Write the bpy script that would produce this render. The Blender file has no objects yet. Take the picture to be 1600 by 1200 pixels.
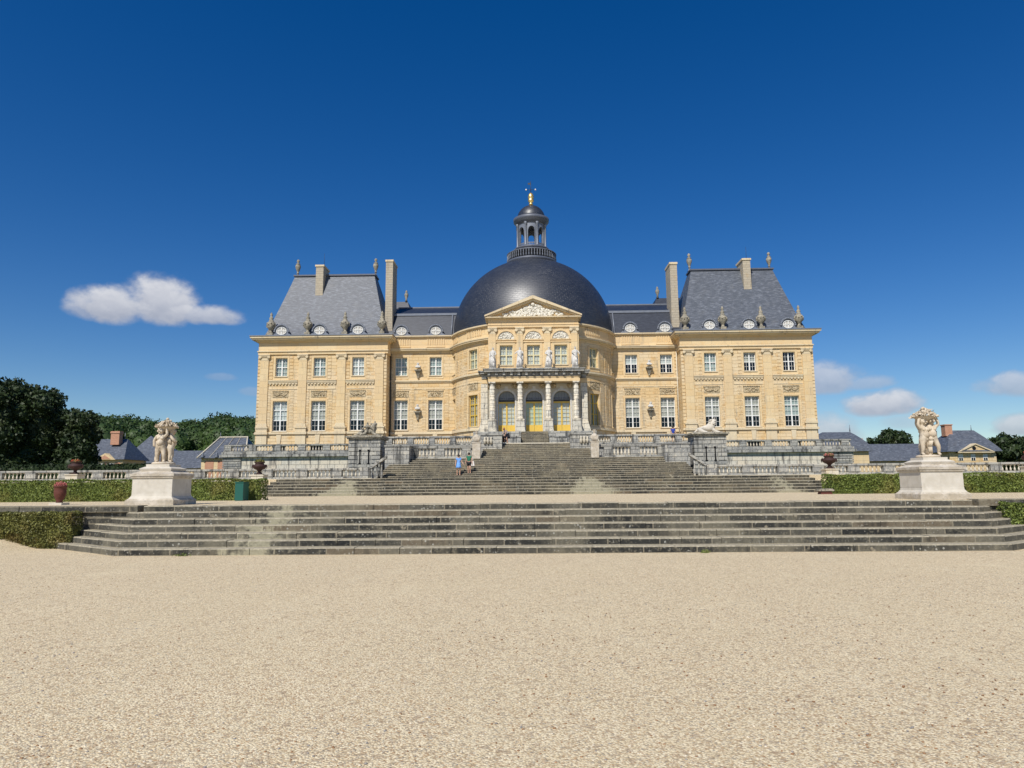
import bpy, math, random
from mathutils import Vector, Matrix, noise
random.seed(7)
C = bpy.context.scene
col = C.collection
R = math.radians
PI = math.pi

# ------------------------------------------------------------------ camera, sky, sun
CAMX, EYE, F = -0.656, 1.65, 1109.0
PSI, TH, RO = 0.02285, 0.1424, 0.00826
fw = Vector((-math.sin(PSI)*math.cos(TH), math.cos(PSI)*math.cos(TH), math.sin(TH)))
rt = Vector((math.cos(PSI), math.sin(PSI), 0))
up = rt.cross(fw)
r2 = rt*math.cos(RO) + up*math.sin(RO)*-1
u2 = up*math.cos(RO) + rt*math.sin(RO)
# picture x axis / y axis expressed in the un-rolled basis
r2 = rt*math.cos(RO) - up*math.sin(RO)
u2 = rt*math.sin(RO) + up*math.cos(RO)
cam_d = bpy.data.cameras.new('camera')
cam_d.sensor_width = 36; cam_d.lens = 36*F/1600
cam_d.clip_start = 0.1; cam_d.clip_end = 6000
cam = bpy.data.objects.new('camera', cam_d); col.objects.link(cam)
m = Matrix.Identity(4)
for i in range(3):
    m[i][0] = r2[i]; m[i][1] = u2[i]; m[i][2] = -fw[i]
m[0][3], m[1][3], m[2][3] = CAMX, 0, EYE
cam.matrix_world = m
C.camera = cam

def U(px, py, Y):
    """point of the garden seen at photo pixel (px, py) at depth Y"""
    d = fw + r2*((px-800)/F) + u2*((600-py)/F)
    k = Y/d.y
    return Vector((CAMX + d.x*k, Y, EYE + d.z*k))

SUN_EL, SUN_AZ = 48.0, 22.0      # the sun stands behind the camera, a little to the left
W = bpy.data.worlds.new('World'); C.world = W; W.use_nodes = True
sd = bpy.data.lights.new('sun', 'SUN'); sd.energy = 4.6; sd.angle = R(0.53); sd.color = (1, .955, .88)
sun = bpy.data.objects.new('sun', sd); col.objects.link(sun)
sv = Vector((-math.sin(R(SUN_AZ))*math.cos(R(SUN_EL)), -math.cos(R(SUN_AZ))*math.cos(R(SUN_EL)), math.sin(R(SUN_EL))))
sun.rotation_euler = sv.to_track_quat('Z', 'Y').to_euler()
sun.location = (0, -20, 60)
C.view_settings.view_transform = 'Standard'; C.view_settings.look = 'None'
C.view_settings.exposure = 0.0; C.view_settings.gamma = 1

class NT:
    def __init__(s, nt): s.nt = nt; s.L = nt.links
    def n(s, t, **k):
        x = s.nt.nodes.new(t)
        for a, b in k.items(): setattr(x, a, b)
        return x
    def put(s, sock, v):
        if isinstance(v, bpy.types.NodeSocket): s.L.new(v, sock)
        else:
            try: sock.default_value = v
            except Exception: sock.default_value = (*v, 1) if len(v) == 3 else v
    def math(s, op, a, b=0.0, c=0.0, clamp=False):
        x = s.n('ShaderNodeMath', operation=op); x.use_clamp = clamp
        for i, v in enumerate((a, b, c)): s.put(x.inputs[i], v)
        return x.outputs[0]
    def vmath(s, op, a, b=(0, 0, 0)):
        x = s.n('ShaderNodeVectorMath', operation=op)
        s.put(x.inputs[0], a); s.put(x.inputs[1], b)
        return x.outputs[0]
    def mix(s, f, a, b, blend='MIX'):
        x = s.n('ShaderNodeMix', data_type='RGBA'); x.blend_type = blend
        s.put(x.inputs[0], f)
        for sock, v in ((x.inputs[6], a), (x.inputs[7], b)):
            if isinstance(v, tuple) and len(v) == 3: v = (*v, 1)
            s.put(sock, v)
        return x.outputs[2]
    def ramp(s, f, a, b, lo=0.0, hi=1.0):
        x = s.n('ShaderNodeMapRange', interpolation_type='SMOOTHSTEP')
        s.put(x.inputs[0], f); s.put(x.inputs[1], a); s.put(x.inputs[2], b); s.put(x.inputs[3], lo); s.put(x.inputs[4], hi)
        return x.outputs[0]
    def noise(s, vec, scale, detail=3, rough=.55, dist=0):
        x = s.n('ShaderNodeTexNoise'); s.put(x.inputs['Vector'], vec)
        x.inputs['Scale'].default_value = scale; x.inputs['Detail'].default_value = detail
        x.inputs['Roughness'].default_value = rough; x.inputs['Distortion'].default_value = dist
        return x.outputs[0]
    def scale(s, vec, v):
        return s.vmath('MULTIPLY', vec, v)

# sky
t = NT(W.node_tree); t.nt.nodes.clear()
sky = t.n('ShaderNodeTexSky', sky_type='NISHITA'); sky.sun_disc = False
sky.sun_elevation = R(SUN_EL); sky.sun_rotation = R(180+SUN_AZ)
sky.air_density = 1.0; sky.dust_density = .12; sky.ozone_density = 3.2; sky.altitude = 200
hs = t.n('ShaderNodeHueSaturation'); hs.inputs['Saturation'].default_value = 1.40; hs.inputs['Value'].default_value = 1.14; hs.inputs['Hue'].default_value = .511
t.L.new(sky.outputs[0], hs.inputs['Color'])
geo = t.n('ShaderNodeTexCoord'); dirv = geo.outputs['Generated']
sp = t.n('ShaderNodeSeparateXYZ'); t.L.new(dirv, sp.inputs[0])
az = t.math('MULTIPLY', t.math('ARCTAN2', sp.outputs[0], sp.outputs[1]), 57.29578)
el = t.math('MULTIPLY', t.math('ARCSINE', sp.outputs[2]), 57.29578)
def azel(px, py):
    d = (fw + r2*((px-800)/F) + u2*((600-py)/F)).normalized()
    return math.degrees(math.atan2(d.x, d.y)), math.degrees(math.asin(d.z))
nv = t.n('ShaderNodeCombineXYZ'); t.L.new(az, nv.inputs[0]); t.L.new(t.math('MULTIPLY', el, 1.35), nv.inputs[1])
n1 = t.noise(nv.outputs[0], .42, 6, .56, .2)
n2 = t.noise(nv.outputs[0], .9, 5, .55, .3)
edge = t.math('ADD', t.math('MULTIPLY', t.math('SUBTRACT', n1, .5), 2.2), t.math('MULTIPLY', t.math('SUBTRACT', n2, .5), .9))
dens = None; lit = None
#        px   py  half-w up  down strength
blobs = [(180, 480, 62, 34, 24, 1.0), (250, 480, 66, 48, 28, 1.0), (320, 494, 60, 20, 14, .9), (140, 482, 34, 22, 16, .7),
         (1290, 600, 62, 34, 16, .75), (1350, 600, 42, 14, 10, .5), (1378, 636, 56, 24, 16, .95), (1402, 634, 34, 26, 16, .9),
         (1292, 676, 50, 34, 30, .75), (1590, 602, 50, 20, 16, .7), (1595, 668, 36, 20, 12, .8), (1415, 660, 40, 14, 10, .35),
         (345, 590, 26, 8, 6, .25), (390, 612, 20, 8, 8, .25)]
for px, py, hw, hu, hd, st in blobs:
    a, e = azel(px, py); ppd = 19.0
    dx = t.math('MULTIPLY', t.math('SUBTRACT', az, a), ppd/hw)
    dy0 = t.math('SUBTRACT', el, e)
    dyu = t.math('MULTIPLY', t.math('MAXIMUM', dy0, 0.0), ppd/hu)
    dyd = t.math('MULTIPLY', t.math('MINIMUM', dy0, 0.0), ppd/hd)
    dd = t.math('ADD', t.math('MULTIPLY', dx, dx), t.math('ADD', t.math('MULTIPLY', dyu, dyu), t.math('MULTIPLY', dyd, dyd)))
    v = t.math('ADD', t.math('SUBTRACT', 1.0, dd), t.math('MULTIPLY', edge, .62))
    v = t.math('MULTIPLY', t.ramp(v, -.06, .8), st)
    dens = v if dens is None else t.math('MAXIMUM', dens, v)
    up_ = t.math('MULTIPLY', v, t.ramp(dy0, -hd/ppd*.9, hu/ppd*.8))
    lit = up_ if lit is None else t.math('MAXIMUM', lit, up_)
ccol = t.mix(t.math('MULTIPLY', t.math('ADD', lit, t.math('MULTIPLY', t.math('SUBTRACT', n2, .5), .8)), 1.0, clamp=True), (5.0, 5.4, 6.5), (8.8, 8.9, 9.4))
skyc = t.mix(t.math('MULTIPLY', dens, .93), hs.outputs[0], ccol)
bg = t.n('ShaderNodeBackground'); bg.inputs[1].default_value = .08
t.L.new(skyc, bg.inputs[0])
wo = t.n('ShaderNodeOutputWorld'); t.L.new(bg.outputs[0], wo.inputs[0])

# ------------------------------------------------------------------ materials
MATS = {}
def mat(name, fn):
    mt = bpy.data.materials.new(name); mt.use_nodes = True
    q = NT(mt.node_tree); b = mt.node_tree.nodes['Principled BSDF']
    q.b = b; q.uv = q.n('ShaderNodeUVMap').outputs[0]
    q.pos = q.n('ShaderNodeNewGeometry').outputs['Position']
    q.nor = q.nt.nodes[-1].outputs['Normal']
    fn(q, b); MATS[name] = mt
    return mt
def setb(q, b, color, rough=.8, bump=None, dist=.02, spec=.3, strength=.6, metal=0):
    q.put(b.inputs['Base Color'], (*color, 1) if isinstance(color, tuple) and len(color) == 3 else color)
    q.put(b.inputs['Roughness'], rough); b.inputs['Specular IOR Level'].default_value = spec
    b.inputs['Metallic'].default_value = metal
    if bump is not None:
        x = q.n('ShaderNodeBump'); q.put(x.inputs['Height'], bump)
        x.inputs['Distance'].default_value = dist; x.inputs['Strength'].default_value = strength
        q.L.new(x.outputs[0], b.inputs['Normal'])
def bricktex(q, bw, rh, mort=.012, c1=(0, 0, 0), c2=(1, 1, 1), off=.5, vec=None):
    x = q.n('ShaderNodeTexBrick'); q.put(x.inputs['Vector'], vec if vec is not None else q.uv)
    x.inputs['Color1'].default_value = (*c1, 1); x.inputs['Color2'].default_value = (*c2, 1); x.inputs['Mortar'].default_value = (0, 0, 0, 1)
    x.inputs['Scale'].default_value = 1; x.inputs['Mortar Size'].default_value = mort; x.inputs['Mortar Smooth'].default_value = .2
    x.inputs['Bias'].default_value = 0; x.inputs['Brick Width'].default_value = bw; x.inputs['Row Height'].default_value = rh; x.offset = off
    return x.outputs[0], x.outputs[1]

def stone_wall(base, alt, bw=1.3, rh=.42, grime=(.31, .285, .23), gr=.8, mort=.02):
    def f(q, b):
        c, mo = bricktex(q, bw, rh, mort)
        n = q.noise(q.pos, .35, 4); nf = q.noise(q.pos, 5.0, 4)
        cc = q.mix(q.math('MULTIPLY', q.math('ADD', c, .25), .62), base, alt)
        cc = q.mix(q.ramp(n, .42, .62, 0, .7), cc, tuple(x*.85+.08 for x in alt)); n_o = q.noise(q.pos, 1.3, 4, .6); cc = q.mix(q.ramp(n_o, .56, .68, 0, .55), cc, (base[0]*.93, base[1]*.80, base[2]*.62))
        cc = q.mix(q.ramp(nf, .45, .8, 0, .35), cc, tuple(x*.72 for x in base))
        st = q.noise(q.scale(q.pos, (1.6, 1.6, .28)), 1.0, 5, .62)
        cc = q.mix(q.ramp(st, .56, .78, 0, gr), cc, grime)
        cc = q.mix(q.math('MULTIPLY', mo, .42), cc, tuple(x*.36 for x in base))
        setb(q, b, cc, .88, q.math('ADD', q.math('MULTIPLY', mo, -1.0), q.math('MULTIPLY', nf, .3)), .03, .2)
    return f
def blotchy(base, alt, dark, pale, bw=1.1, rh=.36):
    def f(q, b):
        c, mo = bricktex(q, bw, rh, .02)
        n = q.noise(q.pos, 1.1, 6, .68, .4); nf = q.noise(q.pos, 6.5, 5, .65); st = q.noise(q.scale(q.pos, (2.2, 2.2, .3)), 1.0, 5, .65)
        cc = q.mix(c, base, alt)
        cc = q.mix(q.ramp(n, .52, .68, 0, .75), cc, alt)
        cc = q.mix(q.ramp(nf, .55, .68, 0, .8), cc, pale)
        cc = q.mix(q.ramp(st, .50, .66, 0, .85), cc, dark)
        cc = q.mix(q.ramp(nf, .44, .32, 0, .8), cc, dark)
        cc = q.mix(q.math('MULTIPLY', mo, .7), cc, dark)
        setb(q, b, cc, .9, q.math('ADD', q.math('MULTIPLY', mo, -1.0), q.math('MULTIPLY', nf, .6)), .04, .2)
    return f
OCH = (.66, .455, .215); OCH2 = (.75, .60, .375)
mat('ochre_stone', stone_wall(OCH, OCH2))
mat('smooth_stone', stone_wall((.75, .60, .37), (.70, .50, .255), 2.4, .8, gr=.6, mort=.008))
mat('cornice_stone', stone_wall((.72, .62, .43), (.64, .51, .32), 1.6, 3.0, (.13, .115, .09), .75, mort=.01))
mat('pale_stone', stone_wall((.66, .60, .48), (.58, .52, .40), 1.0, .62, (.22, .2, .17), .7, mort=.015))
mat('moat_stone', blotchy((.60, .57, .48), (.68, .60, .46), (.11, .105, .10), (.74, .68, .54), 1.1, .6))
mat('weathered_stone', blotchy((.27, .27, .255), (.46, .44, .38), (.06, .06, .058), (.62, .56, .44)))
mat('chimney_stone', stone_wall((.50, .44, .33), (.42, .36, .27), .8, .32, (.2, .17, .13), .5))
def f(q, b):
    n = q.noise(q.pos, 2.2, 5, .6); n3 = q.noise(q.pos, 11, 3)
    cc = q.mix(q.ramp(n, .35, .7), (.26, .24, .19), (.46, .41, .31))
    cc = q.mix(q.ramp(n3, .48, .66, 0, .85), cc, (.09, .085, .075))
    setb(q, b, cc, .9, n3, .02, .2)
mat('carved_stone', f)
def f(q, b):
    n = q.noise(q.pos, 3.5, 5, .62); n3 = q.noise(q.pos, 18, 3)
    cc = q.mix(q.ramp(n, .35, .7), (.52, .43, .31), (.66, .575, .45))
    cc = q.mix(q.ramp(n, .58, .74, 0, .8), cc, (.26, .21, .15))
    cc = q.mix(q.ramp(n3, .52, .70, 0, .5), cc, (.30, .24, .17))
    setb(q, b, cc, .75, n3, .006, .25)
mat('warm_statue_stone', f)
def f(q, b):
    n = q.noise(q.pos, 3.5, 4, .62); n2 = q.noise(q.scale(q.pos, (1, 1, .4)), 6, 4)
    cc = q.mix(q.ramp(n, .3, .75), (.56, .51, .42), (.66, .61, .52))
    cc = q.mix(q.ramp(n2, .55, .8, 0, .5), cc, (.42, .37, .29))
    setb(q, b, cc, .8, n, .008, .2)
mat('pedestal_stone', f)
def f(q, b):
    n = q.noise(q.pos, 3.0, 5, .65); n2 = q.noise(q.pos, 14, 4)
    cc = q.mix(q.ramp(n, .35, .7), (.44, .38, .29), (.62, .56, .47))
    cc = q.mix(q.ramp(n2, .5, .75, 0, .65), cc, (.24, .21, .16))
    setb(q, b, cc, .88, n2, .012, .2)
mat('worn_pedestal_stone', f)
def f(q, b):
    n = q.noise(q.pos, 2.0, 4)
    n2 = q.noise(q.pos, 8, 4, .6); cc = q.mix(n, (.56, .54, .50), (.70, .68, .63)); cc = q.mix(q.ramp(n2, .52, .72, 0, .6), cc, (.30, .28, .25)); setb(q, b, cc, .85, n2, .08, .2)
mat('white_statue_stone', f)
def f(q, b):
    n = q.noise(q.pos, 9.0, 5, .65); n2 = q.noise(q.pos, 3.0, 4)
    cc = q.mix(q.ramp(n, .42, .6), (.34, .26, .15), (.72, .60, .40)); cc = q.mix(q.ramp(n2, .4, .7, 0, .4), cc, (.5, .36, .2))
    setb(q, b, cc, .9, n, .12, .2, 1.0)
mat('relief_stone', f)
def f(q, b):
    n = q.noise(q.pos, 5.0, 5, .6)
    cc = q.mix(q.ramp(n, .4, .62), (.64, .60, .50), (.82, .78, .68))
    setb(q, b, cc, .9, n, .12, .2, 1.0)
mat('white_relief_stone', f)

# stairs: blocks with lichen on the risers, walked-on gravelly treads
def stairs(light, dark, mid, bw, rh, spills=()):
    def f(q, b):
        br, mo = bricktex(q, bw, rh, .016, off=.37)
        nbig = q.noise(q.scale(q.pos, (.6, .35, .25)), 1.2, 5, .65, .5)
        nm = q.noise(q.pos, 4.0, 5, .65); nf = q.noise(q.pos, 17, 4, .6)
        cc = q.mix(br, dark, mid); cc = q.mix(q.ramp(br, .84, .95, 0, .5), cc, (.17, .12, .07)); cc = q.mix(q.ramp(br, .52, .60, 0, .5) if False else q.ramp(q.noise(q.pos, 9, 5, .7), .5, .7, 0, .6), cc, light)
        cc = q.mix(q.ramp(nbig, .46, .66, 0, .6), cc, light)
        run = q.noise(q.scale(q.pos, (.55, .25, .12)), 1.0, 4, .7, .5)
        cc = q.mix(q.ramp(run, .60, .74, 0, .45), cc, tuple(min(1, v*1.3) for v in light)); cc = q.mix(q.ramp(run, .48, .36, 0, .7), cc, dark)
        vo = q.n('ShaderNodeTexVoronoi'); q.put(vo.inputs['Vector'], q.pos); vo.inputs['Scale'].default_value = 11
        sv3 = q.n('ShaderNodeSeparateColor'); q.L.new(vo.outputs['Color'], sv3.inputs[0])
        spot = q.math('MULTIPLY', q.ramp(q.math('ADD', vo.outputs['Distance'], q.math('MULTIPLY', nf, 1.1)), .90, .66), q.math('MULTIPLY', q.ramp(sv3.outputs[0], .35, .6), q.ramp(q.noise(q.pos, 1.1, 3), .45, .62)))
        cc = q.mix(q.math('MULTIPLY', spot, .75), cc, (.46, .45, .39))
        cc = q.mix(q.ramp(nm, .60, .70, 0, .7), cc, (.36, .31, .22))
        cc = q.mix(q.ramp(nf, .63, .72, 0, .8), cc, (.42, .40, .34))
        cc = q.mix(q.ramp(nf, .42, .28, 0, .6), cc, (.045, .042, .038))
        cc = q.mix(q.math('MULTIPLY', mo, .6), cc, (.36, .31, .22))
        if spills:
            sp_ = q.n('ShaderNodeSeparateXYZ'); q.L.new(q.pos, sp_.inputs[0])
            for (xc, w0, zt_, kk) in spills:      # pale sandy patch, wider towards its foot
                wd = q.math('ADD', w0, q.math('MULTIPLY', q.math('SUBTRACT', zt_, sp_.outputs[2]), kk))
                dx_ = q.math('ABSOLUTE', q.math('SUBTRACT', sp_.outputs[0], xc))
                e_ = q.math('SUBTRACT', q.math('ADD', dx_, q.math('ADD', q.math('MULTIPLY', q.math('SUBTRACT', nm, .5), 2.6), q.math('MULTIPLY', q.math('SUBTRACT', br, .5), .5))), wd)
                ms = q.math('MULTIPLY', q.ramp(e_, .2, -.45), q.ramp(sp_.outputs[2], zt_+.1, zt_-.1))
                cc = q.mix(q.math('MULTIPLY', ms, .7), cc, q.mix(nf, (.36, .33, .22), (.52, .48, .34)))
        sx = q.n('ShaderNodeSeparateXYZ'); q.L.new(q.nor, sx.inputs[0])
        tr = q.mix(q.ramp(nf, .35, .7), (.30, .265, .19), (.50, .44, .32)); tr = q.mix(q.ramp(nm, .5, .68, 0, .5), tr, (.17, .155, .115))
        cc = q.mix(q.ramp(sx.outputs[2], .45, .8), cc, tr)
        setb(q, b, cc, .9, q.math('ADD', nf, q.math('MULTIPLY', nm, 1.5)), .03, .2)
    return f
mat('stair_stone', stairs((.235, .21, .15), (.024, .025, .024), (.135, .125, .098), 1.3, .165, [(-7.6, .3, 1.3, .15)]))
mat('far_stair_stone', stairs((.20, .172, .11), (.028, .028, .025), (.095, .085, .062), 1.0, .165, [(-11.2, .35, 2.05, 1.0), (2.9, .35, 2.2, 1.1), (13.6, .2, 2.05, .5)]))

def f(q, b):
    c, mo = bricktex(q, .42, .14, .02)
    n = q.noise(q.pos, .5, 5, .6); s = q.noise(q.scale(q.pos, (.9, .9, 3.5)), 2.2, 4, .6)
    cc = q.mix(c, (.075, .086, .105), (.120, .134, .158))
    cc = q.mix(q.ramp(s, .52, .66, 0, .9), cc, (.175, .192, .225)); cc = q.mix(q.ramp(s, .46, .34, 0, .6), cc, (.05, .058, .075))
    cc = q.mix(q.ramp(n, .55, .8, 0, .5), cc, (.15, .15, .148))
    setb(q, b, cc, .48, q.math('ADD', q.math('MULTIPLY', mo, -1), s), .02, .5)
mat('slate', f)
def f(q, b):
    c, mo = bricktex(q, .42, .14, .02)
    s = q.noise(q.scale(q.pos, (.9, .9, 3.0)), 2.0, 4, .6)
    cc = q.mix(c, (.016, .021, .034), (.030, .037, .054)); cc = q.mix(q.ramp(s, .5, .75, 0, .6), cc, (.055, .065, .085))
    setb(q, b, cc, .45, s, .01, .5)
mat('shaded_slate', f)  # slate copy with weak light on the slopes put into its colour
def f(q, b):
    c, mo = bricktex(q, .62, .26, .03)
    n = q.noise(q.pos, .7, 4, .6); n8 = q.noise(q.scale(q.uv, (1.2, 3.5, 1)), 1.5, 4, .7)
    cc = q.mix(c, (.016, .020, .030), (.027, .032, .043)); cc = q.mix(q.ramp(n, .45, .8, 0, .5), cc, (.045, .048, .056)); cc = q.mix(q.ramp(n8, .5, .7, 0, .5), cc, (.06, .065, .078))
    setb(q, b, cc, q.math('ADD', .36, q.math('MULTIPLY', n8, .16)), q.math('ADD', q.math('MULTIPLY', mo, -.4), q.math('MULTIPLY', c, .6)), .016, .85)
mat('dome_slate', f)
def f(q, b):
    n = q.noise(q.pos, 2.0, 4)
    setb(q, b, q.mix(n, (.13, .145, .175), (.24, .26, .30)), .5, None, spec=.5, metal=.2)
mat('lead', f)
def f(q, b): setb(q, b, q.mix(q.noise(q.pos, 3, 4), (.075, .085, .115), (.13, .145, .18)), .5, spec=.5, metal=.1)
mat('lantern_lead', f)
def simple(color, rough=.6, spec=.4, metal=0, var=.12, sc=8):
    def f(q, b):
        n = q.noise(q.pos, sc, 3)
        setb(q, b, q.mix(n, tuple(x*(1-var) for x in color), tuple(min(1, x*(1+var)) for x in color)), rough, spec=spec, metal=metal)
    return f
mat('gilding', simple((.80, .56, .20), .35, .5, .8))
mat('white_paint', simple((.78, .78, .74), .5))
mat('cream_paint', simple((.70, .63, .38), .5))
mat('yellow_paint', simple((.74, .50, .09), .5))
mat('ochre_paint', simple((.62, .43, .07), .5))
mat('blind_cloth', simple((.66, .67, .66), .9, .1, var=.1, sc=2))
mat('grey_blind_cloth', simple((.50, .475, .43), .9, .1, var=.12, sc=2))
mat('teal_blind_cloth', simple((.42, .48, .47), .9, .1, var=.1, sc=2))
mat('door_blind_cloth', simple((.58, .66, .54), .9, .1, var=.1, sc=2))
mat('grey_glazing', simple((.30, .32, .33), .4, .5, var=.2, sc=4)); mat('unlit_black', simple((.012, .013, .015), .9, .1))  # last one: near-black colour standing for unlit rooms and openings
def f(q, b):
    nt = q.nt; tr = q.n('ShaderNodeBsdfTransparent'); gl = q.n('ShaderNodeBsdfGlossy'); gl.inputs['Roughness'].default_value = .03
    tr.inputs[0].default_value = (.86, .9, .88, 1)
    fr = q.n('ShaderNodeLayerWeight'); fr.inputs[0].default_value = .35
    mx = q.n('ShaderNodeMixShader'); q.L.new(q.math('ADD', q.math('MULTIPLY', q.math('POWER', fr.outputs[1], 3.0), .6), .05), mx.inputs[0]); q.L.new(tr.outputs[0], mx.inputs[1]); q.L.new(gl.outputs[0], mx.inputs[2])
    q.L.new(mx.outputs[0], nt.nodes['Material Output'].inputs[0])
mat('glass', f)
mat('dark_metal', simple((.03, .03, .032), .5, .5))
mat('rust_iron', simple((.048, .023, .019), .65, .3, var=.4))
mat('terracotta', simple((.12, .040, .028), .75, .3, var=.3, sc=14))
mat('bin_paint', simple((.010, .10, .075), .45, .5, var=.08))
mat('pink_petal', simple((.50, .15, .14), .8, .2, var=.35, sc=25))
mat('red_petal', simple((.60, .12, .07), .8, .2, var=.4, sc=25))
def f(q, b):
    c, mo = bricktex(q, .3, .1, .012)
    setb(q, b, q.mix(q.math('MULTIPLY', mo, .8), q.mix(c, (.46, .19, .10), (.56, .27, .16)), (.5, .42, .33)), .85)
mat('brick', f)

def gravel(q, b):
    P = q.pos
    def vor(sc, feat='F1'):
        x = q.n('ShaderNodeTexVoronoi', feature=feat); q.put(x.inputs['Vector'], P); x.inputs['Scale'].default_value = sc; return x
    v = vor(62); v2 = vor(150); v3 = vor(21)
    sep = q.n('ShaderNodeSeparateColor'); q.L.new(v.outputs['Color'], sep.inputs[0])
    sep2 = q.n('ShaderNodeSeparateColor'); q.L.new(v2.outputs['Color'], sep2.inputs[0])
    sep3 = q.n('ShaderNodeSeparateColor'); q.L.new(v3.outputs['Color'], sep3.inputs[0])
    cc = q.mix(sep.outputs[0], (.69, .54, .31), (.95, .82, .56))
    cc = q.mix(q.ramp(sep.outputs[1], .76, .88, 0, .75), cc, (.42, .24, .11))
    cc = q.mix(q.ramp(sep.outputs[2], .84, .93, 0, .8), cc, (.28, .24, .19))
    cc = q.mix(q.ramp(sep2.outputs[0], .6, 1.0, 0, .45), cc, (.52, .38, .23))
    cc = q.mix(q.ramp(sep2.outputs[1], .6, 1.0, 0, .5), cc, (.97, .88, .64))
    cc = q.mix(q.ramp(sep3.outputs[0], .93, .97, 0, .5), cc, (.34, .24, .16))
    gap = q.ramp(v.outputs['Distance'], .45, .75)
    cc = q.mix(q.math('MULTIPLY', gap, .55), cc, (.30, .21, .12))
    big = q.noise(P, .33, 4, .6, .4); big2 = q.noise(q.scale(P, (1, .45, 1)), 1.6, 4, .6)
    cc = q.mix(q.ramp(big, .4, .68, 0, .16), cc, (.66, .55, .34))
    cc = q.mix(q.ramp(big2, .5, .72, 0, .12), cc, (.88, .79, .55))
    h = q.math('SUBTRACT', q.math('MULTIPLY', q.noise(P, 9, 3), .9), q.math('ADD', v.outputs['Distance'], q.math('MULTIPLY', v2.outputs['Distance'], .4)))
    setb(q, b, cc, .9, h, .010, .2, .8)
mat('gravel', gravel)
def f(q, b): setb(q, b, q.mix(q.noise(q.pos, .3, 5), (.05, .075, .022), (.09, .11, .04)), .95, spec=.1)
mat('grass', f)
def leafmat(c1, c2, c3, sc=.6, big=.25):
    def f(q, b):
        n = q.noise(q.pos, sc, 4); n2 = q.noise(q.pos, big, 3); vv = q.n('ShaderNodeTexVoronoi'); q.put(vv.inputs['Vector'], q.pos); vv.inputs['Scale'].default_value = sc*6
        s = q.n('ShaderNodeSeparateColor'); q.L.new(vv.outputs['Color'], s.inputs[0])
        cc = q.mix(q.ramp(n, .35, .65), c1, c2); cc = q.mix(q.ramp(n2, .5, .7, 0, .7), cc, c3); cc = q.mix(q.math('MULTIPLY', s.outputs[0], .5), cc, c2)
        setb(q, b, cc, .55, spec=.3)
    return f
mat('dark_leaves', leafmat((.014, .028, .009), (.034, .054, .016), (.045, .050, .016)))
mat('wood_leaves', leafmat((.018, .038, .010), (.045, .080, .018), (.085, .13, .025), .5, .035))
mat('hedge_leaves', leafmat((.06, .09, .02), (.19, .235, .05), (.24, .20, .06), 7, 1.0))
mat('brown_hedge_leaves', leafmat((.075, .078, .024), (.20, .20, .05), (.19, .11, .045), 6, 1.5))
mat('bark', simple((.05, .04, .03), .9))
mat('skin', simple((.55, .33, .23), .6)); mat('dark_hair', simple((.018, .013, .01), .6)); mat('ginger_hair', simple((.30, .13, .07), .7))
mat('blue_cloth', simple((.16, .36, .78), .8)); mat('green_cloth', simple((.02, .16, .09), .8)); mat('black_cloth', simple((.012, .013, .02), .8))
mat('white_cloth', simple((.72, .72, .72), .8)); mat('cobalt_cloth', simple((.03, .06, .35), .8)); mat('linen_cloth', simple((.66, .62, .57), .85))

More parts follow.
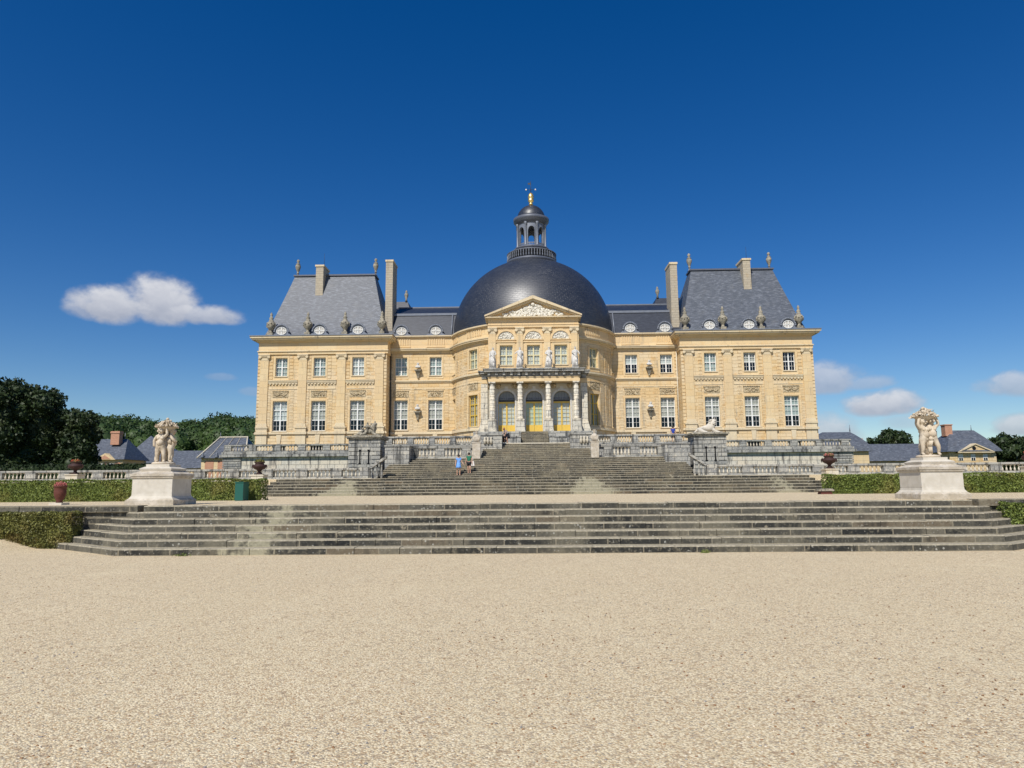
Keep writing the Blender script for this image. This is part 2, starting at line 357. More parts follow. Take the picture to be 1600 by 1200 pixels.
# ------------------------------------------------------------------ mesh helpers
class MB:
    def __init__(s): s.v = []; s.f = []; s.mi = []; s.sm = []; s.M = None
    def _v(s, p):
        p = Vector(p)
        if s.M is not None: p = s.M @ p
        s.v.append(tuple(p)); return len(s.v)-1
    def face(s, pts, mi=0, sm=False):
        s.f.append([s._v(p) for p in pts]); s.mi.append(mi); s.sm.append(sm)
    def box(s, x0, x1, y0, y1, z0, z1, mi=0):
        if x0 > x1: x0, x1 = x1, x0
        i = [s._v(p) for p in ((x0,y0,z0),(x1,y0,z0),(x1,y1,z0),(x0,y1,z0),(x0,y0,z1),(x1,y0,z1),(x1,y1,z1),(x0,y1,z1))]
        for a in ((0,3,2,1),(4,5,6,7),(0,1,5,4),(1,2,6,5),(2,3,7,6),(3,0,4,7)):
            s.f.append([i[k] for k in a]); s.mi.append(mi); s.sm.append(False)
    def frust(s, x0, x1, y0, y1, z0, X0, X1, Y0, Y1, z1, mi=0):
        i = [s._v(p) for p in ((x0,y0,z0),(x1,y0,z0),(x1,y1,z0),(x0,y1,z0),(X0,Y0,z1),(X1,Y0,z1),(X1,Y1,z1),(X0,Y1,z1))]
        for a in ((0,3,2,1),(4,5,6,7),(0,1,5,4),(1,2,6,5),(2,3,7,6),(3,0,4,7)):
            s.f.append([i[k] for k in a]); s.mi.append(mi); s.sm.append(False)
    def lathe(s, prof, c=(0,0,0), seg=12, mi=0, sm=True, sx=1, sy=1, wob=None):
        rows = []
        for r, z in prof:
            row = []
            for k in range(seg):
                a = 2*PI*k/seg; rr = r*(1 + (wob(a, z) if wob else 0))
                row.append(s._v((c[0]+rr*math.cos(a)*sx, c[1]+rr*math.sin(a)*sy, c[2]+z)))
            rows.append(row)
        for j in range(len(rows)-1):
            for k in range(seg):
                k2 = (k+1) % seg
                s.f.append([rows[j][k], rows[j][k2], rows[j+1][k2], rows[j+1][k]]); s.mi.append(mi); s.sm.append(sm)
        s.f.append(rows[0][::-1]); s.mi.append(mi); s.sm.append(False)
        s.f.append(rows[-1]); s.mi.append(mi); s.sm.append(False)
    def tube(s, p0, p1, r0, r1=None, seg=8, mi=0, sm=True):
        p0 = Vector(p0); p1 = Vector(p1); r1 = r0 if r1 is None else r1
        d = (p1-p0).normalized(); a = d.orthogonal().normalized(); b = d.cross(a)
        A = [s._v(p0 + (a*math.cos(2*PI*k/seg) + b*math.sin(2*PI*k/seg))*r0) for k in range(seg)]
        B = [s._v(p1 + (a*math.cos(2*PI*k/seg) + b*math.sin(2*PI*k/seg))*r1) for k in range(seg)]
        for k in range(seg):
            k2 = (k+1) % seg; s.f.append([A[k], A[k2], B[k2], B[k]]); s.mi.append(mi); s.sm.append(sm)
        s.f.append(A[::-1]); s.mi.append(mi); s.sm.append(False); s.f.append(B); s.mi.append(mi); s.sm.append(False)
    def extr(s, pts, y0, y1, mi=0):
        """polygon of (x,z) extruded from y0 to y1"""
        n = len(pts)
        s.face([(x, y0, z) for x, z in pts], mi); s.face([(x, y1, z) for x, z in pts][::-1], mi)
        for k in range(n):
            a, b = pts[k], pts[(k+1) % n]
            s.face([(a[0], y0, a[1]), (a[0], y1, a[1]), (b[0], y1, b[1]), (b[0], y0, b[1])], mi)
    def ball(s, c, r, seg=8, rings=6, mi=0, sx=1, sy=1, sz=1, lump=0, key=0):
        rows = []
        for j in range(rings+1):
            ph = PI*j/rings; row = []
            for k in range(seg):
                a = 2*PI*k/seg; d = Vector((math.sin(ph)*math.cos(a), math.sin(ph)*math.sin(a), math.cos(ph)))
                q = r*(1 + lump*noise.noise(d*1.7 + Vector((key*3.1, key, 0)))) if lump else r
                row.append(s._v((c[0]+d.x*q*sx, c[1]+d.y*q*sy, c[2]+d.z*q*sz)))
            rows.append(row)
        for j in range(rings):
            for k in range(seg):
                k2 = (k+1) % seg; s.f.append([rows[j+1][k], rows[j+1][k2], rows[j][k2], rows[j][k]]); s.mi.append(mi); s.sm.append(True)
    def mesh(s, me, M=None, mi=0):
        b = len(s.v)
        for v in me.vertices: s._v(M @ v.co if M else v.co)
        for p in me.polygons: s.f.append([b+i for i in p.vertices]); s.mi.append(mi); s.sm.append(True)
    def build(s, name, mats, parent=None, world=True, uv=None, loc=None):
        if isinstance(mats, str): mats = [mats]
        off = Vector((0, 0, 0))
        if parent is not None and world:
            off = Vector(parent['_base']) if '_base' in parent else Vector((0, 0, 0))
        if loc is not None: off = Vector(loc)
        me = bpy.data.meshes.new(name)
        vs = [Vector(v) for v in s.v]
        me.from_pydata([tuple(v-off) for v in vs], [], s.f)
        for mm in mats: me.materials.append(MATS[mm])
        me.polygons.foreach_set('material_index', s.mi); me.polygons.foreach_set('use_smooth', s.sm)
        ul = me.uv_layers.new(name='UVMap'); data = ul.data
        uvs = [0.0]*(2*len(data))
        for p in me.polygons:
            n = p.normal; ax = 2 if abs(n.z) > .75 else (0 if abs(n.x) > abs(n.y) else 1)
            cu = None
            for li in p.loop_indices:
                w = vs[me.loops[li].vertex_index]
                if uv: a = uv(w, cu); cu = a[0] if cu is None else cu
                else: a = (w.x, w.y) if ax == 2 else ((w.y, w.z) if ax == 0 else (w.x, w.z))
                uvs[2*li] = a[0]; uvs[2*li+1] = a[1]
        data.foreach_set('uv', uvs)
        o = bpy.data.objects.new(name, me); col.objects.link(o)
        if parent is not None: o.parent = parent
        if loc is not None: o.location = loc
        return o

def tag(o, label=None, cat=None, group=None, kind=None):
    if label: o['label'] = label
    if cat: o['category'] = cat
    if group: o['group'] = group
    if kind: o['kind'] = kind
    return o
def thing(name, label, cat, loc, rz=0, group=None, world=False):
    o = bpy.data.objects.new(name, None); col.objects.link(o); o.empty_display_size = .3
    o.location = loc; o.rotation_euler[2] = rz
    if world: o['_base'] = tuple(loc)
    return tag(o, label, cat, group)
def kids(o): return [x for x in col.objects if x.parent == o]
def dup(root, loc, rz=0, label=None, group=None, sc=None):
    k = CH.get(root.name)
    if k is None:
        k = [(c, kids(c)) for c in kids(root)]; CH[root.name] = k
    r = root.copy(); col.objects.link(r); r.location = loc; r.rotation_euler[2] = rz
    if sc: r.scale = sc
    if label: r['label'] = label
    if group: r['group'] = group
    for c, gs in k:
        d = c.copy(); col.objects.link(d); d.parent = r
        for g in gs:
            e = g.copy(); col.objects.link(e); e.parent = d
    return r
CH = {}
def copy_part(p, parent, loc, rz=0, sub=None, sc=None):
    c = p.copy(); col.objects.link(c); c.parent = parent; c.location = loc; c.rotation_euler[2] = rz
    if sc: c.scale = sc
    for g in (sub or []):
        d = g.copy(); col.objects.link(d); d.parent = c
    return c

def skin_mesh(J, E, sub=2, root=0):
    me = bpy.data.meshes.new('tmp'); me.from_pydata([tuple(p) for p, r in J], E, [])
    o = bpy.data.objects.new('tmp', me); col.objects.link(o)
    md = o.modifiers.new('s', 'SKIN'); md.use_smooth_shade = True
    sv_ = me.skin_vertices[0].data
    for i, (p, r) in enumerate(J):
        rr = r if isinstance(r, tuple) else (r, r)
        sv_[i].radius = rr; sv_[i].use_root = (i == root)
    if sub:
        ms = o.modifiers.new('u', 'SUBSURF'); ms.levels = sub; ms.render_levels = sub
    dg = bpy.context.evaluated_depsgraph_get()
    res = bpy.data.meshes.new_from_object(o.evaluated_get(dg))
    bpy.data.objects.remove(o); return res
# ================================================================== GROUND AND TERRACES
H1, H2, H3, H4 = 1.156, 2.146, 4.02, 5.42
def sstep(a, b, x):
    t_ = max(0, min(1, (x-a)/(b-a))); return t_*t_*(3-2*t_)
def ground():
    xs = [-2500, -600, -150, -60, -30] + [-22+.5*i for i in range(29)] + [-6, -3, 0, 3, 6, 9, 12, 15, 18, 22, 30, 60, 150, 600, 2500]
    ys = [-600, -60, -10, 0, 3, 6, 9, 12, 14, 15, 16, 17, 17.5, 18, 18.5, 19, 19.5, 20, 20.5, 21, 40, 200, 3500]
    mb = MB(); idx = {}
    for i, x in enumerate(xs):
        for j, y in enumerate(ys):
            z = .32*sstep(-14.3, -15.9, x)*sstep(17.5, 20, y)*(1 if y <= 21 else 0) + .012*noise.noise(Vector((x*.5, y*.5, 0)))*(1 if abs(x) < 40 and 0 < y < 20 else 0)
            idx[i, j] = mb._v((x, y, z))
    for i in range(len(xs)-1):
        for j in range(len(ys)-1):
            mb.f.append([idx[i, j], idx[i+1, j], idx[i+1, j+1], idx[i, j+1]]); mb.mi.append(0); mb.sm.append(True)
    return tag(mb.build('ground', 'gravel'), kind='structure')
ground()
mb = MB(); mb.box(-120, 120, 20.95, 56.2, .9, H1); tag(mb.build('gravel_terrace', 'gravel'), kind='structure')
mb = MB(); mb.box(-17.6, 17.6, 41.9, 57.3, .9, H2-.004); tag(mb.build('stair_landing', 'gravel'), kind='structure')
mb = MB(); mb.box(-2500, 2500, 56.45, 3400, .5, H2-.03); tag(mb.build('lawn', 'grass'), kind='structure')

# stray pebbles lying on the gravel
mb = MB()
for i in range(5200):
    d = 3.6 + 12.5*random.random()**1.6; a = random.uniform(-.78, .78)
    x = math.sin(a)*d*1.15-.6; y = d
    r = random.uniform(.004, .0105); b0 = len(mb.v)
    mb.ball((x, y, r*.35), r, 5, 3, random.choice((0, 0, 1, 1, 2)), random.uniform(.8, 1.5), random.uniform(.8, 1.3), .6)
mat('pebble_pale', simple((.66, .58, .45), .85, .2, var=.25, sc=3)); mat('pebble_brown', simple((.30, .17, .09), .85, .2, var=.4, sc=3)); mat('pebble_grey', simple((.28, .26, .24), .85, .2, var=.4, sc=3))
tag(mb.build('pebbles', ['pebble_pale', 'pebble_brown', 'pebble_grey']), kind='stuff')

# ================================================================== STAIRS
def stair_steps(root, n, y0, tread, z0, rise, hw, splay, ywall, mname, jit=.012, blk=1.35, taper=0.0, first_lab=None):
    for k in range(n):
        mb = MB(); yk = y0+tread*k; zt = z0+rise*(k+1); zb = zt-rise-.03
        w = hw-taper*k
        segs = [(-w, w, None)]
        x = -w
        def block(P, Q, nrm, depth):
            """one stone of the step between front points P and Q"""
            o = random.uniform(-jit, jit*.6); h = random.uniform(-jit*.5, jit*.5); g = random.uniform(.002, .008)
            d = (Q-P).normalized(); P2 = P+d*g+nrm*o; Q2 = Q-d*g+nrm*o
            inn = -nrm*depth; c = .018+random.random()*.012
            zt2 = zt+h
            def pt(p, z): return (p.x, p.y, z)
            A, B = P2, Q2
            Ai, Bi = P2+inn, Q2+inn
            e = -nrm*c
            mb.face([pt(A, zb), pt(B, zb), pt(B, zt2-c), pt(A, zt2-c)])
            mb.face([pt(A, zt2-c), pt(B, zt2-c), pt(B+e, zt2), pt(A+e, zt2)], 0, True)
            mb.face([pt(A+e, zt2), pt(B+e, zt2), pt(Bi, zt2), pt(Ai, zt2)])
            mb.face([pt(Ai, zb), pt(A, zb), pt(A, zt2-c), pt(A+e, zt2), pt(Ai, zt2)])
            mb.face([pt(B, zb), pt(Bi, zb), pt(Bi, zt2), pt(B+e, zt2), pt(B, zt2-c)])
        dep = tread+.16
        while x < w-.01:
            L = blk*random.uniform(.7, 1.35); x2 = x+L
            if w-x2 < blk*.5: x2 = w
            block(Vector((x, yk, 0)), Vector((x2, yk, 0)), Vector((0, -1, 0)), dep); x = x2
        if splay:
            dy = ywall-yk
            for s in (-1, 1):
                A = Vector((s*w, yk, 0)); B = Vector((s*(w+dy*splay), ywall, 0))
                if (B-A).length < .15: continue
                d = (B-A); n_ = Vector((d.y*s, -d.x*s, 0)).normalized()
                nb = max(1, round(d.length/blk))
                for i in range(nb):
                    P, Q = A+d*(i/nb), A+d*((i+1)/nb)
                    if s < 0: P, Q = Q, P
                    block(P, Q, n_, dep*.9)
        o = mb.build('step', root['_m'], root)
m_ = 'stair_stone'
st = thing('stone_staircase', 'wide low flight of seven lichen stained steps rising from the foreground gravel', 'staircase', (0, 17.8, 0), world=True); st['_m'] = m_
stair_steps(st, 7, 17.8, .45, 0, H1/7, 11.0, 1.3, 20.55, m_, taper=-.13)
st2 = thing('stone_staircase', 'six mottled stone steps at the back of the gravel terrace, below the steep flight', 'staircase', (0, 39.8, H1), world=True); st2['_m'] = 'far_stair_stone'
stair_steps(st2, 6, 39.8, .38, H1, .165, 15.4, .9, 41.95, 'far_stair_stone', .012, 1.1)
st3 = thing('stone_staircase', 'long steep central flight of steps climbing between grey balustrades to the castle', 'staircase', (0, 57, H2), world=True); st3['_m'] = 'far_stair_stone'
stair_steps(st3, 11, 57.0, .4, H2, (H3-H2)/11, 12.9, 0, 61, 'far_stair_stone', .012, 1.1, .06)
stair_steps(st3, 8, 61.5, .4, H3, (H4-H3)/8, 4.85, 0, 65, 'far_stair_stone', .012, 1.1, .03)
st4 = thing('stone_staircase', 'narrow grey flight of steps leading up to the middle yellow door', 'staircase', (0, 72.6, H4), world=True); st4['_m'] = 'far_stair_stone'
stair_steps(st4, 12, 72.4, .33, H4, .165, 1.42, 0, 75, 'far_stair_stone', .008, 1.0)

# ================================================================== RETAINING WALLS
for s, side in ((-1, 'left'), (1, 'right')):
    w = thing('retaining_wall', f'low stone wall with flat coping beside the {side} end of the foreground steps', 'wall', (s*20, 20.6, 0), world=True)
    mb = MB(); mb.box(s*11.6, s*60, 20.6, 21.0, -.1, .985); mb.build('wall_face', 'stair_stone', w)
    x = 11.95; mb = MB()
    while x < 58:
        L = random.uniform(1.0, 1.8); o = random.uniform(-.012, .012)
        mb.box(s*(x+.006), s*(x+L-.006), 20.5+o, 21.05+o, .99, H1+.012+random.uniform(0, .008)); x += L
    mb.build('coping', 'stair_stone', w)
    w = thing('retaining_wall', f'long pale wall carrying the low balustrade on the {side} of the castle steps', 'wall', (s*30, 56, H1), world=True)
    mb = MB(); mb.box(s*17.7, s*75, 56.05, 56.4, .9, 2.14); mb.build('wall_face', 'pale_stone', w)
    mb = MB(); mb.box(s*13.0, s*75, 55.85, 56.6, 2.15, 2.34); mb.build('coping', 'pale_stone', w)

# ================================================================== BALUSTRADES
BAL = None
def baluster_proto(h, r):
    mb = MB(); k = h
    mb.box(-r, r, -r, r, 0, .07*k); 
    mb.lathe([(r*.55, .07*k), (r*.95, .2*k), (r*1.0, .3*k), (r*.7, .48*k), (r*.42, .68*k), (r*.45, .8*k), (r*.8, .86*k), (r*.8, .9*k)], seg=8)
    mb.box(-r, r, -r, r, .9*k, k); return mb
protos = {}
def balustrade(label, x0, x1, y, z0, h, period, pierw, nb, group=None, matn='weathered_stone', start=0.0, balmat='pale_stone', slope=0):
    """straight balustrade from x0 to x1"""
    root = thing('stone_balustrade', label, 'balustrade', ((x0+x1)/2, y, z0), group=group, world=True)
    rail = .17*h; plinth = .16*h; bh = h-rail-plinth; r = .085*h/.9
    key = (round(bh, 3), balmat)
    mb = MB(); mb.box(x0, x1, y-.2, y+.2, z0+h-rail, z0+h); mb.box(x0+.02, x1-.02, y-.16, y+.16, z0+h-rail-.05, z0+h-rail-.002); mb.build('top_rail', matn, root)
    mb = MB(); mb.box(x0, x1, y-.2, y+.2, z0, z0+plinth); mb.build('plinth', matn, root)
    x = x0+start; first = protos.get(key)
    gap = period-pierw
    while x < x1-.05:
        p1 = min(x+pierw, x1); p0 = max(x, x0)
        if p1-p0 > .05:
            mb = MB(); mb.box(p0, p1, y-.23, y+.23, z0+plinth+.001, z0+h-rail-.052); mb.box(p0+.12, p1-.12, y-.25, y-.228, z0+plinth+.08, z0+h-rail-.13); mb.build('pier', matn, root)
        for i in range(nb):
            bx = x+pierw+gap*(i+.5)/nb
            if bx > x1-.05 or bx < x0: continue
            if first is None:
                first = baluster_proto(bh-.05, r).build('baluster', balmat, root, world=False); first.location = (bx-root.location.x, 0, plinth); protos[key] = first
            else:
                c = first.copy(); col.objects.link(c); c.parent = root; c.location = (bx-root.location.x, 0, plinth)
        x += period
    return root
# low row beside the stairs (on the middle level)
balustrade('low pale balustrade behind the left hedge, running to the steps', -46.5, -13.2, 56.2, 2.342, .80, 2.72, .85, 6, start=.3)
balustrade('low pale balustrade behind the right hedge, running away from the steps', 13.2, 47.5, 56.2, 2.342, .80, 2.72, .85, 6, start=0)
# row B on the top of the first stage
balustrade('short grey balustrade between the left block pier and the left figure pillar', -10.75, -5.45, 61.9, H3, 1.12, 2.3, .75, 5, start=-.3)
balustrade('short grey balustrade between the right figure pillar and the right block pier', 5.45, 10.9, 61.9, H3, 1.12, 2.3, .75, 5, start=.4)
# row A around the platform
balustrade('grey balustrade along the left front edge of the castle platform, under the wing windows', -14.0, -4.95, 66.4, H4+.02, .86, 2.0, .55, 6, start=0)
balustrade('grey balustrade along the right front edge of the castle platform, under the wing windows', 4.95, 14.0, 66.4, H4+.02, .86, 2.0, .55, 6, start=0)
# moat terrace rows
balustrade('balustrade on the moat wall in front of the left corner pavilion', -35.2, -16.3, 80.1, 5.66, .86, 2.82, .8, 6, start=0)
balustrade('balustrade on the moat wall in front of the right corner pavilion', 16.3, 35.2, 80.1, 5.66, .86, 2.82, .8, 6, start=.9)

# ---- platform, moat walls (parts of one masonry body per side)
pf = thing('castle_platform', 'weathered stone platform under the castle with a moulded edge and channelled side walls', 'platform', (0, 66, H2), world=True)
mb = MB()
mb.box(-14.2, -4.9, 66.0, 86.5, 2.1, H4); mb.box(4.9, 14.2, 66.0, 86.5, 2.1, H4); mb.box(-4.89, 4.89, 64.75, 86.5, 2.1, H4-.004)
mb.box(-12.9, -4.9, 61.45, 65.99, 2.1, H3-.004); mb.box(4.9, 12.9, 61.45, 65.99, 2.1, H3-.004)
mb.build('platform_body', 'weathered_stone', pf)
mb = MB()
for s in (-1, 1):
    mb.box(s*4.9, s*14.3, 65.85, 65.998, H4-.3, H4+.018)
    for k in range(4): mb.box(s*12.95, s*14.25, 65.86, 65.999, 2.9+k*.42, 3.2+k*.42)
mb.build('platform_moulding', 'weathered_stone', pf)
mb = MB(); mb.box(-3.04, 3.04, 64.66, 65.2, H4, H4+.09); mb.build('top_sill', 'pale_stone', pf)
for s, side in ((-1, 'left'), (1, 'right')):
    w = thing('moat_wall', f'pale streaked moat wall with dark coping in front of the {side} corner pavilion', 'wall', (s*25, 80, H2), world=True)
    mb = MB(); mb.box(s*14.3, s*35.2, 80, 85.05, 1.9, 5.1); mb.build('wall_face', 'moat_stone', w)
    mb = MB(); mb.box(s*14.3, s*35.6, 79.62, 80.5, 5.1, 5.38); mb.box(s*14.3, s*35.4, 79.75, 80.5, 5.38, 5.655); mb.box(s*14.35, s*35.0, 80.5, 85.0, 5.1, 5.5); mb.build('coping', 'weathered_stone', w)
    mb = MB(); mb.box(s*14.3, s*35.35, 79.8, 79.998, 1.9, 3.75)
    for k in range(5): mb.box(s*33.2, s*35.3, 79.86, 79.999, 3.85+k*.26, 4.05+k*.26)
    mb.build('wall_footing', 'weathered_stone', w)

# block piers and sloping handrails of the stairs
for s, side in ((-1, 'left'), (1, 'right')):
    b = thing('block_pier', f'plain grey masonry block on the {side} shoulder of the castle steps', 'pier', (s*11.7, 61, 3.2), world=True)
    mb = MB(); mb.box(s*10.8, s*12.85, 60.1, 61.95, 2.3, 5.0); mb.build('pier_body', 'weathered_stone', b)
    mb = MB(); mb.box(s*10.74, s*12.91, 60.04, 62.0, 5.0, 5.14); mb.build('cap', 'weathered_stone', b)
    hr = thing('handrail', f'short sloping stone handrail with small balusters at the {side} foot of the castle steps', 'handrail', (s*13, 58, H2), world=True)
    mb = MB()
    mb.extr([(s*12.0, 4.12), (s*13.5, 3.12), (s*13.5, 2.9), (s*12.0, 3.9)][::s], 56.45, 56.95); mb.build('sloping_rail', 'weathered_stone', hr)
    for k in range(3):
        mb = MB(); x = s*(12.4+.34*k); hh = 3.88-(12.4+.34*k-12.0)*.667-2.2
        mb.lathe([(.08, 0), (.11, .2*hh), (.12, .35*hh), (.06, .7*hh), (.09, hh)], (x, 56.68, 2.2), 8); mb.build('baluster', 'weathered_stone', hr)
    mb = MB(); mb.box(s*13.3, s*13.95, 56.0-.12, 56.62, 2.343, 3.18); mb.build('newel_block', 'weathered_stone', hr)
    fl = thing('flank_wall', f'stained stone flank block with a small pierced panel at the top {side} of the castle steps', 'wall', (s*4, 64, 4.4), world=True)
    mb = MB(); mb.box(s*3.05, s*4.9, 63.3, 66.1, 4.0, 6.1); mb.box(s*4.9, s*5.4, 62.3, 62.75, 4.0, 4.6); mb.build('wall_face', 'weathered_stone', fl)
    mb = MB(); mb.box(s*3.0, s*4.95, 63.24, 66.12, 6.1, 6.28); mb.build('coping', 'weathered_stone', fl)
    mb = MB()
    for k in range(3): mb.lathe([(.09, 0), (.13, .2), (.14, .3), (.07, .48), (.1, .6)], (s*(4.0+.28*k), 63.22, 5.35), 8)
    mb.build('pierced_panel', 'pale_stone', fl)
    # inner parapet beside the door steps
    pr = thing('parapet', f'low grey stone parapet with square ends on the {side} of the narrow door steps', 'parapet', (s*2.2, 73, H4), world=True)
    mb = MB(); mb.box(s*1.46, s*1.95, 72.0, 76.0, H4, 6.55); mb.box(s*1.95, s*3.2, 72.05, 72.5, H4, 6.45); mb.build('wall_face', 'weathered_stone', pr)
    mb = MB(); mb.box(s*1.43, s*2.0, 71.95, 76.0, 6.55, 6.66); mb.box(s*2.001, s*3.25, 72.0, 72.55, 6.45, 6.56); mb.build('coping', 'weathered_stone', pr)

# ================================================================== LION PIERS AND LIONS
def lion(mb, s):
    # lying lion, head raised, paws forward on the side of s, a crouching figure against its flank
    J = [((-.55, 0, .42), .24), ((0, 0, .45), .25), ((.42, 0, .58), .27), ((.55, -.03, .9), .27), ((.66, -.08, 1.14), .2), ((.86, -.14, 1.06), .12),
         ((.6, -.2, .22), .12), ((1.0, -.24, .1), .09), ((1.12, -.24, .08), .08), ((.6, .2, .22), .12), ((1.0, .24, .1), .09),
         ((-.6, -.25, .25), .2), ((-.3, -.36, .12), .12), ((.0, -.38, .08), .08), ((-.85, .05, .25), .08), ((-1.05, -.1, .12), .05), ((-1.1, -.3, .1), .05)]
    E_ = [(0, 1), (1, 2), (2, 3), (3, 4), (4, 5), (2, 6), (6, 7), (7, 8), (2, 9), (9, 10), (0, 11), (11, 12), (12, 13), (0, 14), (14, 15), (15, 16)]
    M = Matrix.Diagonal((s, 1, 1, 1))
    me = skin_mesh(J, E_, 2); b0 = len(mb.f); mb.mesh(me, M)
    if s < 0:
        for i in range(b0, len(mb.f)): mb.f[i] = mb.f[i][::-1]
    for k in range(26):   # mane locks
        a = random.uniform(0, 2*PI); e = random.uniform(-.7, 1.1)
        d = Vector((math.cos(a)*math.cos(e)*.9, math.sin(a)*math.cos(e), math.sin(e)))
        p = Vector((.5, -.03, .88))+d*.3; p.x *= s
        mb.ball(p, random.uniform(.06, .11), 6, 4, lump=.4, key=k)
    mb.ball((s*.7, -.2, 1.3), .06, 6, 4); mb.ball((s*.6, .1, 1.32), .06, 6, 4)
    for k in range(10): mb.ball((s*random.uniform(-.9, .9), random.uniform(-.45, .45), .04), random.uniform(.1, .2), 7, 4, sz=.5, lump=.3, key=k+40)
for s, side, lab in ((-1, 'left', 'grey lichened lion group with raised head on the channelled pier left of the steps'), (1, 'right', 'pale stone lion with raised head on the channelled pier right of the steps')):
    p = thing('lion_pier', f'square channelled stone pier carrying the lion on the {side} of the castle steps', 'pier', (s*14.82, 62.2, H2), world=True)
    mb = MB(); a, b = 13.45, 16.2
    mb.box(s*(a+.06), s*(b-.06), 61.06, 63.6, 2.1, 5.75)
    mb.build('pier_body', 'weathered_stone', p)
    mb = MB()
    for k in range(9):
        z = 2.65+k*.345
        for (u, v) in ((a, a+.72), (b-.72, b)): mb.box(s*u, s*v, 61.0, 61.9, z, z+.29)
        if k not in (3, 4, 5): mb.box(s*(a+.72), s*(b-.72), 61.02, 61.055, z, z+.31)
    mb.box(s*(a+1.05), s*(b-1.05), 61.02, 61.055, 3.65, 4.75)
    for u in (a+1.0, b-1.0): mb.box(s*u-.05, s*u+.05, 61.0, 61.05, 3.7, 4.7, 1); mb.box(s*u-.1, s*u+.1, 60.995, 61.05, 4.7, 4.84, 1); mb.box(s*u-.1, s*u+.1, 60.995, 61.05, 3.58, 3.7, 1)  # near-black strips painted for the shade inside narrow slots
    mb.build('channelled_block', ['weathered_stone', 'unlit_black'], p)
    mb = MB(); mb.box(s*(a-.12), s*(b+.12), 60.85, 63.8, 5.75, 5.88); mb.box(s*(a-.22), s*(b+.22), 60.75, 63.9, 5.88, 6.02); mb.build('cornice', 'carved_stone', p)
    mb = MB(); mb.box(s*(a-.1), s*(b+.1), 60.88, 63.7, 2.15, 2.62); mb.build('footing', 'weathered_stone', p)
    L = thing('lion_statue', lab, 'statue', (s*14.82, 62.1, 6.022), rz=0)
    mb = MB(); mb.box(-1.25, 1.25, -.55, .55, 0, .1); lion(mb, s if s > 0 else 1)
    if s < 0:
        me = skin_mesh([((0, -.35, .3), .17), ((-.05, -.3, .6), .17), ((.05, -.25, .9), .15), ((.05, -.3, 1.1), .06), ((.08, -.34, 1.24), .13), ((.3, -.4, .85), .07), ((.5, -.35, .62), .05), ((-.25, -.4, .8), .07), ((-.45, -.45, .55), .05), ((-.3, -.5, .2), .1), ((-.6, -.5, .1), .07)], [(0, 1), (1, 2), (2, 3), (3, 4), (2, 5), (5, 6), (2, 7), (7, 8), (0, 9), (9, 10)], 2)
        mb.mesh(me)
    o = mb.build('lion_body', 'carved_stone' if s < 0 else 'pedestal_stone', L, world=False)

# ================================================================== FIGURE HELPERS (statues)
def child(mb, T, armL, armR, lean=0, stepx=.0, key=0):
    """plump standing child; armL/armR = (elbow, hand) in the child's own frame; T = matrix"""
    J = [((0, 0, .46), .105), ((0, -.03, .57), .115), ((lean*.5, -.01, .70), .10), ((lean*.7, 0, .79), .085), ((lean, 0, .855), .045), ((lean, -.03, .92), .096), ((lean, -.01, .99), .102), ((lean, .0, 1.05), .07),
         ((.07, 0, .41), .085), ((.085+stepx, -.04, .23), .058), ((.08+stepx, .0, .06), .038), ((.1+stepx, -.09, .028), .034),
         ((-.07, 0, .41), .085), ((-.085, -.02, .23), .058), ((-.08, .02, .06), .038), ((-.1, -.07, .028), .034),
         ((lean*.7+.115, 0, .785), .05), (armL[0], .042), (armL[1], .036), ((lean*.7-.115, 0, .785), .05), (armR[0], .042), (armR[1], .036)]
    E_ = [(0, 1), (1, 2), (2, 3), (3, 4), (4, 5), (5, 6), (6, 7), (0, 8), (8, 9), (9, 10), (10, 11), (0, 12), (12, 13), (13, 14), (14, 15), (3, 16), (16, 17), (17, 18), (3, 19), (19, 20), (20, 21)]
    mb.mesh(skin_mesh(J, E_, 2), T)
    rnd = random.Random(key)
    M0 = mb.M; mb.M = T
    for k in range(16):       # curls
        a = rnd.uniform(0, 2*PI); e = rnd.uniform(.1, 1.4)
        if math.sin(a) < -.5 and e < .8: continue
        d = Vector((math.cos(a)*math.cos(e), math.sin(a)*math.cos(e), math.sin(e)))
        mb.ball(Vector((lean, 0, .965))+d*.108, .034, 6, 4)
    mb.ball((lean, -.13, .94), .02, 6, 4); mb.ball((lean+.045, -.1, .925), .034, 6, 4); mb.ball((lean-.045, -.1, .925), .034, 6, 4); mb.ball((lean, -.11, .885), .026, 6, 4)
    for s_ in (-1, 1): mb.ball((s_*.055, -.07, .72), .055, 8, 6); mb.ball((s_*.05+.02, .07, .44), .07, 8, 6)
    mb.ball((0, -.06, .58), .105, 10, 8); mb.ball((0, -.1, .45), .022, 6, 4)
    for sx_ in (-1, 1):
        mb.ball((lean+sx_*.04, -.112, .968), .014, 6, 4); mb.ball((lean+sx_*.105, 0, .945), .024, 6, 4)
    for h in (armL[1], armR[1]):   # fingers
        hv = Vector(h); 
        for q in range(4): mb.tube(hv, hv+Vector(((q-1.5)*.016, -.02, .05)), .011, .008, 5)
        mb.tube(hv, hv+Vector((.03, 0, .02)), .012, .009, 5)
    mb.M = M0
def drape(mb, pts, w, key=0):
    for i in range(len(pts)-1):
        a, b = Vector(pts[i]), Vector(pts[i+1])
        for k in range(3):
            o = Vector(((k-1)*w*.5, -.01*k, 0)); mb.tube(a+o, b+o, w*.42, w*.4, 7)
